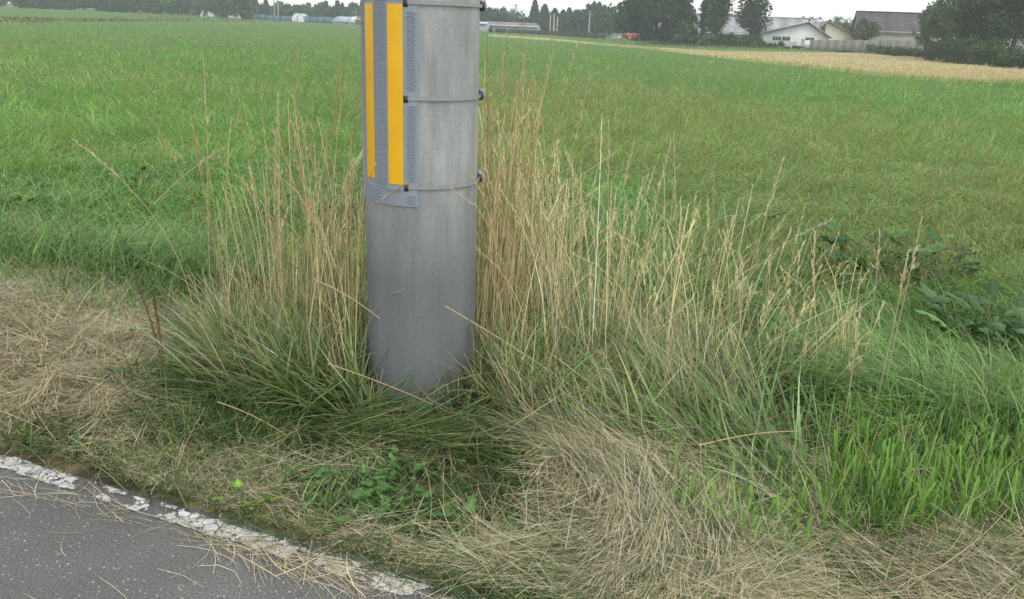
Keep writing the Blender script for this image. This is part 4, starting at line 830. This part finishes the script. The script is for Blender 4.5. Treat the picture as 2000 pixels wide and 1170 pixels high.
# buildings: walls and roofs laid out square to the line of sight at their own distance
def blk(name, root, x0, x1, y0, y1, z0, z1, col, m=M_paint):
    g = Geo(); box(g, ((x0 + x1) / 2, (y0 + y1) / 2, (z0 + z1) / 2), (x1 - x0, y1 - y0, z1 - z0), col); return g.build(name, m, root)
def gable_wall(name, root, x0, x1, xa, ze0, ze1, za, y0, y1, col):
    g = Geo(); pts = [(x0, -.5), (x1, -.5), (x1, ze1), (xa, za), (x0, ze0)]
    v = [(a, y0, b) for a, b in pts] + [(a, y1, b) for a, b in pts]
    f = [[0, 1, 2, 3], [0, 3, 4, 4][:4], [5, 8, 7, 6], [5, 9, 8, 8]] + [[i, (i + 1) % 5, (i + 1) % 5 + 5, i + 5][::-1] for i in range(5)]
    f = [q for q in f if len(set(q)) == 4]; f += []
    v += [(xa, y0, -.5), (xa, y1, -.5)]
    f = [[0, 10, 3, 4], [10, 1, 2, 3], [5, 9, 8, 11], [11, 8, 7, 6]] + [[i, i + 5, (i + 1) % 5 + 5, (i + 1) % 5] for i in range(1, 5)]
    g.add(v, f, col); return g.build(name, M_paint, root)
def root_at(name, px, D, lab, cat, group=None):
    p = W(px, 60, D); z = float(H(p[0], p[1])); o = empty(name, (p[0], p[1], z), lab, cat, group); o.rotation_euler = (0, 0, math.radians(-3) - math.atan2(p[0], p[1]) * .6)
    return o, D / F, z
def roof_slopes(root, segs, y0, y1, col, th=.12, name='roof'):
    g = Geo()
    for (x0, z0, x1, z1) in segs:
        slab(g, [(x0, y0, z0), (x1, y0, z1), (x1, y1, z1), (x0, y1, z0)], -th, col)
    return g.build(name, M_roof, root)
def window(root, x0, x1, z0, z1, y, bars=2, frame=(.5, .5, .48)):
    g = Geo(); t = .06
    for a, b, c, d in ((x0, x1, z0 - t, z0), (x0, x1, z1, z1 + t), (x0 - t, x0, z0 - t, z1 + t), (x1, x1 + t, z0 - t, z1 + t)): box(g, ((a + b) / 2, y, (c + d) / 2), (b - a, .08, d - c), frame)
    for i in range(1, bars): box(g, (x0 + (x1 - x0) * i / bars, y, (z0 + z1) / 2), (.05, .07, z1 - z0), frame)
    f = g.build('window', M_paint, root); g = Geo(); box(g, ((x0 + x1) / 2, y + .01, (z0 + z1) / 2), (x1 - x0, .03, z1 - z0), (.03, .035, .035)); g.build('pane', M_glass, f)
# pale long barn
def long_barn(px0, px1, D, ridge, eave, lab, rc, wc, depth, vent=None, name='barn'):
    o, k, z = root_at(name, (px0 + px1) / 2, D, lab, 'barn'); w2 = (px1 - px0) / 2 * k; zr = hgt((px0 + px1) / 2, ridge, D + depth / 2); ze = hgt((px0 + px1) / 2, eave, D)
    gw = Geo()
    v = []
    for x in (-w2, w2): v += [(x, 0, -.5), (x, depth, -.5), (x, depth, ze), (x, depth / 2, zr - .15), (x, 0, ze)]
    v += [(-w2, depth / 2, -.5), (w2, depth / 2, -.5)]
    gw.add(v, [[0, 10, 3, 4], [10, 1, 2, 3], [5, 9, 8, 11], [11, 8, 7, 6], [0, 4, 9, 5], [1, 6, 7, 2]], wc); gw.build('wall', M_paint, o)
    # corrugated slopes: real ribs running down the slope
    for sgn, ya, yb in ((0, -.45, depth / 2), (1, depth + .45, depth / 2)):
        g = Geo(); n = max(20, int(w2 * 2 / .28)); xs = np.linspace(-w2 - .4, w2 + .4, n * 2 + 1); rib = (np.arange(n * 2 + 1) % 2) * .05
        streak = np.interp(xs, np.linspace(-w2 - .4, w2 + .4, 40), rng.uniform(.75, 1.25, 40))
        za = ze - .35; t = np.linspace(0, 1, 5); X, T_ = np.meshgrid(xs, t); Y = ya + (yb - ya) * T_; Zr = za + (zr - za) * T_ + rib[None]
        C = np.array(rc) * (streak[None, :, None] * (1 + rng.normal(0, .06, X.shape))[..., None])
        g.add(np.stack([X, Y, Zr], -1), grid_faces(1, 5, len(xs)), C.reshape(-1, 3)); g.build('roof', M_roof, o)
    g = Geo(); box(g, (0, depth / 2, zr + .06), (w2 * 2 + .8, .5, .14), np.array(rc) * 1.1)
    if vent:
        for vx in vent: box(g, ((vx - (px0 + px1) / 2) * k, depth / 2, zr + .3), (3.2, .9, .35), (.6, .6, .6))
    g.build('ridge_cap', M_roof, o)
    return o, k, ze, w2
long_barn(1335, 1592, 150, 33, 64, 'long pale barn with a streaked grey corrugated roof behind the columnar trees', (.34, .335, .34), (.30, .29, .26), 12, (1357, 1428))
o, k, ze, w2 = long_barn(1688, 1840, 128, 26, 62, 'barn with a dark grey roof and cream wall behind the concrete wall', (.075, .068, .070), (.46, .46, .40), 13)
window(o, -2.6, .6, .75, 1.35, -.05, 4); window(o, 2.4, 4.4, .75, 1.3, -.05, 3)
g = Geo(); box(g, (0, -.1, ze - .55), (w2 * 2, .12, .12), (.4, .4, .38)); g.build('gutter', M_paint, o)
# white house
D = 122; o, k, z = root_at('white_house', 1557, D, 'white gabled farm house with two small dark windows beside the concrete wall', 'house')
X = lambda px: (px - 1557) * k
Z = lambda py: hgt(1557, py, D)
gable_wall('wall', o, X(1499), X(1613), X(1574), Z(67), Z(71), Z(45), 0, 9, (.66, .68, .66))
blk('block_base', o, X(1499) - .03, X(1560), -.06, .3, -.5, Z(82), (.40, .40, .37))
roof_slopes(o, [(X(1494), Z(68), X(1575), Z(43)), (X(1575), Z(43), X(1618), Z(73))], -.5, 9.5, (.36, .34, .33), .14)
window(o, X(1516), X(1530), Z(79.5), Z(73), -.03, 3); window(o, X(1533), X(1546), Z(79.5), Z(73), -.03, 3); window(o, X(1574), X(1588), Z(77), Z(73), -.03, 2)
g = Geo(); box(g, (X(1577), -.35, Z(86)), (.9, .5, 1.1), (.7, .72, .7)); box(g, (X(1570), -.2, Z(76)), (.25, .3, .25), (.75, .75, .75)); g.build('meter_box', M_paint, o)
g = Geo(); box(g, (X(1578.5), 2.5, Z(43)), (.22, .22, 1.1), (.05, .05, .05)); g.build('flue', M_paint, o)
# cream gabled shed
D = 134; o, k, z = root_at('cream_shed', 1640, D, 'cream walled shed with a rusty sloping roof right of the white house', 'shed')
X = lambda px: (px - 1640) * k
Z = lambda py: hgt(1640, py, D)
gable_wall('wall', o, X(1615), X(1678), X(1617), Z(46), Z(74), Z(45), 0, 8, (.58, .54, .40))
roof_slopes(o, [(X(1604), Z(46) - 1.2, X(1616), Z(42.5)), (X(1616), Z(42.5), X(1681), Z(75))], -.4, 8.4, (.30, .22, .18), .12)
# silo
D = 142; o, k, z = root_at('silo', 1596, D, 'small white domed silo between the white house and the cream shed', 'silo')
zt = hgt(1596, 42, D); R_ = 8 * k; g = Geo(); a = np.linspace(0, 2 * PI, 25)[:-1]; prof = [(R_, 0), (R_, zt * .3), (R_ * 1.03, zt * .31), (R_, zt * .32), (R_, zt * .62), (R_ * 1.03, zt * .63), (R_, zt * .64), (R_, zt), ]
A, I = np.meshgrid(a, np.arange(len(prof))); pr = np.array(prof); g.add(np.stack([np.cos(A) * pr[I, 0], np.sin(A) * pr[I, 0], pr[I, 1]], -1), grid_faces(1, len(prof), 24, True), (.52, .53, .54)); g.build('tank', M_metal, o, False)
g = Geo(); ph = np.linspace(0, PI / 2, 6); A, Q = np.meshgrid(a, ph); g.add(np.stack([np.cos(A) * np.cos(Q) * R_ * 1.05, np.sin(A) * np.cos(Q) * R_ * 1.05, zt + np.sin(Q) * R_ * .5], -1), grid_faces(1, 6, 24, True), (.6, .6, .6)); g.build('dome', M_metal, o, True)
# concrete block wall
def wall_run(name, pxa, Da, ta, pxb, Db, tb, lab, col, cat, panels=12, th=.15, m=M_paint, posts=True, group=None):
    a = W(pxa, 60, Da); b = W(pxb, 60, Db); a[2] = H(a[0], a[1]); b[2] = H(b[0], b[1]); ha, hb = hgt(pxa, ta, Da), hgt(pxb, tb, Db)
    o = empty(name, a, lab, cat, group); g = Geo(); gp = Geo(); d = (b - a); n = np.array([-d[1], d[0], 0]); n /= np.linalg.norm(n); posts_ = []
    for i in range(panels):
        p = d * i / panels; q = d * (i + .985) / panels; h0 = ha + (hb - ha) * i / panels; h1 = ha + (hb - ha) * (i + 1) / panels; c = np.array(col) * random.uniform(.88, 1.1)
        v = [p + [0, 0, -.4], q + [0, 0, -.4], q + [0, 0, h1], p + [0, 0, h0]]; v += [w_ + n * th for w_ in v]
        g.add(v, [[0, 1, 2, 3], [7, 6, 5, 4], [0, 4, 5, 1], [1, 5, 6, 2], [2, 6, 7, 3], [3, 7, 4, 0]], c)
    g.build('panel', m, o)
    if posts:
        for i in range(panels + 1):
            p = d * i / panels; g2 = Geo(); box(g2, p + n * (th / 2) + [0, 0, (ha + (hb - ha) * i / panels) / 2 - .1], (th * 1.6, th * 1.6, ha + (hb - ha) * i / panels + .3), np.array(col) * .85); g2.build('post', m, o)
    return o
wall_run('concrete_wall', 1587, 117, 78, 1835, 104, 80, 'weathered grey concrete panel wall in front of the farm sheds', (.27, .25, .23), 'wall', 14)
wall_run('dark_netting_fence', 936, 190, 54, 1160, 160, 64, 'long dark netting fence below the low roofs in the middle distance', (.055, .05, .06), 'fence', 16, .06)
wall_run('black_sheet_barrier', 1268, 122, 82, 1405, 116, 86, 'low black sheet barrier under the big dark trees', (.03, .035, .045), 'barrier', 11, .1, posts=False)
wall_run('blue_fence', 420, 236, 26.5, 518, 236, 28.5, 'left stretch of the blue mesh fence before the far woodland', (.09, .14, .22), 'fence', 7, .05)
wall_run('blue_fence', 519, 236, 30, 705, 236, 35, 'right stretch of the blue mesh fence before the far woodland', (.10, .15, .23), 'fence', 13, .05)
# greenhouses at the end of the pasture
for i, (px, top, lab) in enumerate(((400, 21, 'leftmost white greenhouse end at the far edge of the pasture'), (414, 21.5, 'second white greenhouse end from the left'), (455, 23, 'third white greenhouse end from the left'), (468, 23.5, 'fourth white greenhouse end from the left'), (577, 26.5, 'fifth white greenhouse end, left of the last pair'), (588, 27, 'rightmost white greenhouse end of the last pair'))):
    D = 235; o, k, z = root_at('greenhouse', px, D, lab, 'greenhouse', 'white greenhouses at the end of the pasture'); zt = hgt(px, top, D); hw = 6.3 * k
    gable_wall('wall', o, -hw, hw, 0, zt - 1.25, zt - 1.25, zt, 0, 10, (.74, .76, .76)); roof_slopes(o, [(-hw - .1, zt - 1.31, 0, zt + .04), (0, zt + .04, hw + .1, zt - 1.31)], -.1, 10, (.55, .57, .58), .06)
    g = Geo()
    for x in (-hw, 0, hw): box(g, (x, -.1, (zt - 1) / 2), (.09, .09, zt - 1), (.15, .17, .16))
    g.build('frame', M_paint, o)
# low farm roofs
def low_house(px0, px1, D, ridge, eave, lab, rc, wc=(.5, .5, .48), hip=.18):
    pm = (px0 + px1) / 2; o, k, z = root_at('low_house', pm, D, lab, 'house', 'low roofs in the middle distance'); w2 = (px1 - px0) / 2 * k; zr = hgt(pm, ridge, D + 4); ze = hgt(pm, eave, D)
    blk('wall', o, -w2 * .96, w2 * .96, 0, 8, -.4, ze, wc)
    g = Geo(); e = .5; hp = w2 * hip * 2
    v = [(-w2, -e, ze), (w2, -e, ze), (w2, 8 + e, ze), (-w2, 8 + e, ze), (-w2 + hp, 4, zr), (w2 - hp, 4, zr), (w2 - hp, 4.01, zr), (-w2 + hp, 4.01, zr)]
    g.add(v, [[0, 1, 5, 4], [1, 2, 6, 5], [2, 3, 7, 6], [3, 0, 4, 7], [3, 2, 1, 0]], rc); g.build('roof', M_roof, o)
    g = Geo(); box(g, (0, -e - .06, ze - .02), (w2 * 2, .1, .28), (.68, .68, .68)); g.build('fascia', M_paint, o)
low_house(930, 952, 182, 42.5, 45.5, 'low white building beside the pole edge', (.55, .6, .7)); low_house(944, 975, 190, 42, 48, 'low house with a blue grey roof nearest the pole', (.20, .22, .28))
low_house(962, 1026, 185, 43.5, 50, 'widest low house with a pinkish brown roof', (.30, .21, .20)); low_house(1014, 1052, 180, 45, 51.5, 'low house with a purple grey roof, farthest right of the low roofs', (.17, .16, .20))
low_house(650, 690, 225, 32, 41, 'small building with a pale blue roof left of the pole', (.38, .44, .55)); low_house(682, 700, 220, 33, 43, 'small white shed between the pale blue roof and the brown roof', (.72, .74, .74), (.7, .7, .7)); low_house(695, 760, 215, 28, 39, 'brown roofed house half hidden by the pole', (.30, .19, .14), (.3, .2, .16))
low_house(237, 250, 235, 19.5, 22, 'tiny white roof at the far edge of the pasture near the light pole', (.7, .72, .72))
# poles
def far_pole(px, D, top, lab, r=.16, col=(.32, .32, .31), arms=1, name='utility_pole', bot=None):
    o, k, z = root_at(name, px, D, lab, 'utility pole', 'distant utility poles'); h = hgt(px, top, D); g = Geo(); tubes(g, np.linspace([0, 0, -.3], [0, 0, h], 5)[None], np.linspace(r, r * .7, 5)[None], col, 8); g.build('shaft', M_paint, o)
    if arms:
        g = Geo()
        for i in range(arms): box(g, (0, -.2, h - .6 - i * .9), (1.8, .1, .12), (.2, .2, .2))
        g.build('crossarm', M_paint, o)
far_pole(259, 225, -30, 'thin pole rising from the pasture edge before the woodland at the left')
far_pole(538, 250, -20, 'left one of the twin poles behind the blue fence', .2); far_pole(545, 245, -26, 'right one of the twin poles behind the blue fence', .22)
far_pole(695, 225, 20, 'short thin pole beside the brown roofed house', .12)
far_pole(1074, 180, 30, 'leftmost of three pale poles before the middle tree line', .16, (.45, .45, .45), 0); far_pole(1081, 178, 27, 'middle one of three pale poles before the middle tree line', .16, (.48, .48, .48), 0); far_pole(1088, 182, 32, 'rightmost of three pale poles before the middle tree line', .14, (.45, .45, .45), 0)
far_pole(1150, 165, 22, 'lone grey pole before the middle tree line left of the red banner', .17, (.36, .37, .38))
# lattice pylon
o, k, z = root_at('pylon', 1006, 420, 'distant lattice power pylon above the low roofs', 'pylon'); h = hgt(1006, 7, 420); g = Geo()
for sx in (-1, 1):
    for sy in (-1, 1): tubes(g, np.array([[[sx * 1.6, sy * 1.6, 0], [sx * .7, sy * .7, h * .6], [sx * .15, sy * .15, h]]]), .14, (.3, .32, .33), 4)
for i in range(8):
    a, b = h * i / 8, h * (i + 1) / 8; wa, wb = 1.6 - 1.4 * i / 8, 1.6 - 1.4 * (i + 1) / 8; tubes(g, np.array([[[-wa, -wa, a], [wb, -wb, b]], [[wa, -wa, a], [-wb, -wb, b]]]), .08, (.3, .32, .33), 3)
g.build('lattice', M_metal, o); g = Geo()
for zz, ww in ((h * .92, 2.2), (h * .78, 2.8), (h * .64, 2.4)): box(g, (0, 0, zz), (ww * 2, .25, .22), (.3, .32, .33))
g.build('crossarm', M_metal, o)
# red banner, white panel, dark covered heap
o, k, z = root_at('red_banner', 1232, 140, 'red banner with white markings hanging under the big dark trees', 'banner'); zt, zb = hgt(1232, 64.5, 140), hgt(1232, 80, 140)
g = Geo(); slab(g, [(-1.35, 0, zb + .5), (.7, 0, zb), (1.35, 0, zt), (-1.35, 0, zt - .1)], .04, (.38, .05, .05)); g.build('cloth', M_paint, o)
g = Geo()
for (a, b, c, d) in ((-.35, 1.15, .5, .1), (-.35, .95, .1, .3), (.1, .95, .1, .3), (-.1, .62, .45, .09), (-.15, .42, .1, .2), (.1, .42, .1, .2), (-.85, 1.1, .25, .08), (.6, 1.15, .3, .08)): box(g, (a, -.05, zb + b), (c, .03, d), (.75, .7, .7))
g.build('lettering', M_paint, o); g = Geo(); box(g, (-1.45, .1, zt / 2), (.1, .1, zt), (.2, .2, .2)); box(g, (1.42, .1, zt / 2), (.1, .1, zt), (.2, .2, .2)); g.build('post', M_paint, o)
o, k, z = root_at('white_panel_shed', 1206, 142, 'small pale panelled shed left of the red banner', 'shed'); zt = hgt(1206, 66, 142)
blk('wall', o, -1.0, .85, 0, 1.5, -.2, zt - .1, (.40, .44, .42)); blk('door', o, .25, .75, -.05, 0.0, .05, zt - .3, (.62, .62, .60)); roof_slopes(o, [(-1.2, zt - .25, 1.0, zt + .05)], -.2, 1.7, (.5, .5, .5), .06)
o, k, z = root_at('parked_van', 1172, 145, 'dark covered vehicle parked at the field edge left of the pale shed', 'vehicle'); zt = hgt(1172, 66, 145)
g = Geo(); v = []; pr = [(-1.05, .25), (-1.05, zt * .55), (-.75, zt * .92), (-.4, zt), (.75, zt), (1.0, zt * .85), (1.05, .3)]
for yy in (0, 1.6): v += [(a, yy, b) for a, b in pr]
g.add(v, [[0, 6, 2, 1], [2, 6, 5, 3], [3, 5, 4, 4]][:2] + [[7, 8, 9, 13], [9, 10, 12, 13]] + [[i, (i + 1) % 7, (i + 1) % 7 + 7, i + 7] for i in range(7)] + [[3, 5, 4, 3 + 0]][:0], (.05, .055, .065)); g.build('body', M_plas, o)
for x in (-.65, .65):
    g = Geo(); a = np.linspace(0, 2 * PI, 15)[:-1]; A, Y_ = np.meshgrid(a, [-.03, .2]); g.add(np.stack([x + np.cos(A) * .28, Y_, .28 + np.sin(A) * .28], -1), grid_faces(1, 2, 14, True), (.02, .02, .02)); A, RR = np.meshgrid(a, [.28, .02]); g.add(np.stack([x + np.cos(A) * RR, -.03 + 0 * A, .28 + np.sin(A) * RR], -1), grid_faces(1, 2, 14, True), (.06, .06, .06)); g.build('wheel', M_plas, o)

# ------------------------------------------------------------------ haze
def haze():
    m = bpy.data.materials.new('haze_air'); m.use_nodes = True; t = m.node_tree; t.nodes.remove(t.nodes['Principled BSDF'])
    v = t.nodes.new('ShaderNodeVolumePrincipled'); v.inputs['Color'].default_value = (.90, .955, 1, 1); v.inputs['Density'].default_value = HAZE; v.inputs['Anisotropy'].default_value = .2
    t.links.new(v.outputs[0], t.nodes['Material Output'].inputs['Volume'])
    g = Geo(); box(g, (0, 195, 14), (900, 520, 40), (1, 1, 1)); o = g.build('haze', m); tag(o, 'pale summer haze lying over the fields', 'haze', kind='stuff')
HAZE = .0010
if HAZE: haze()
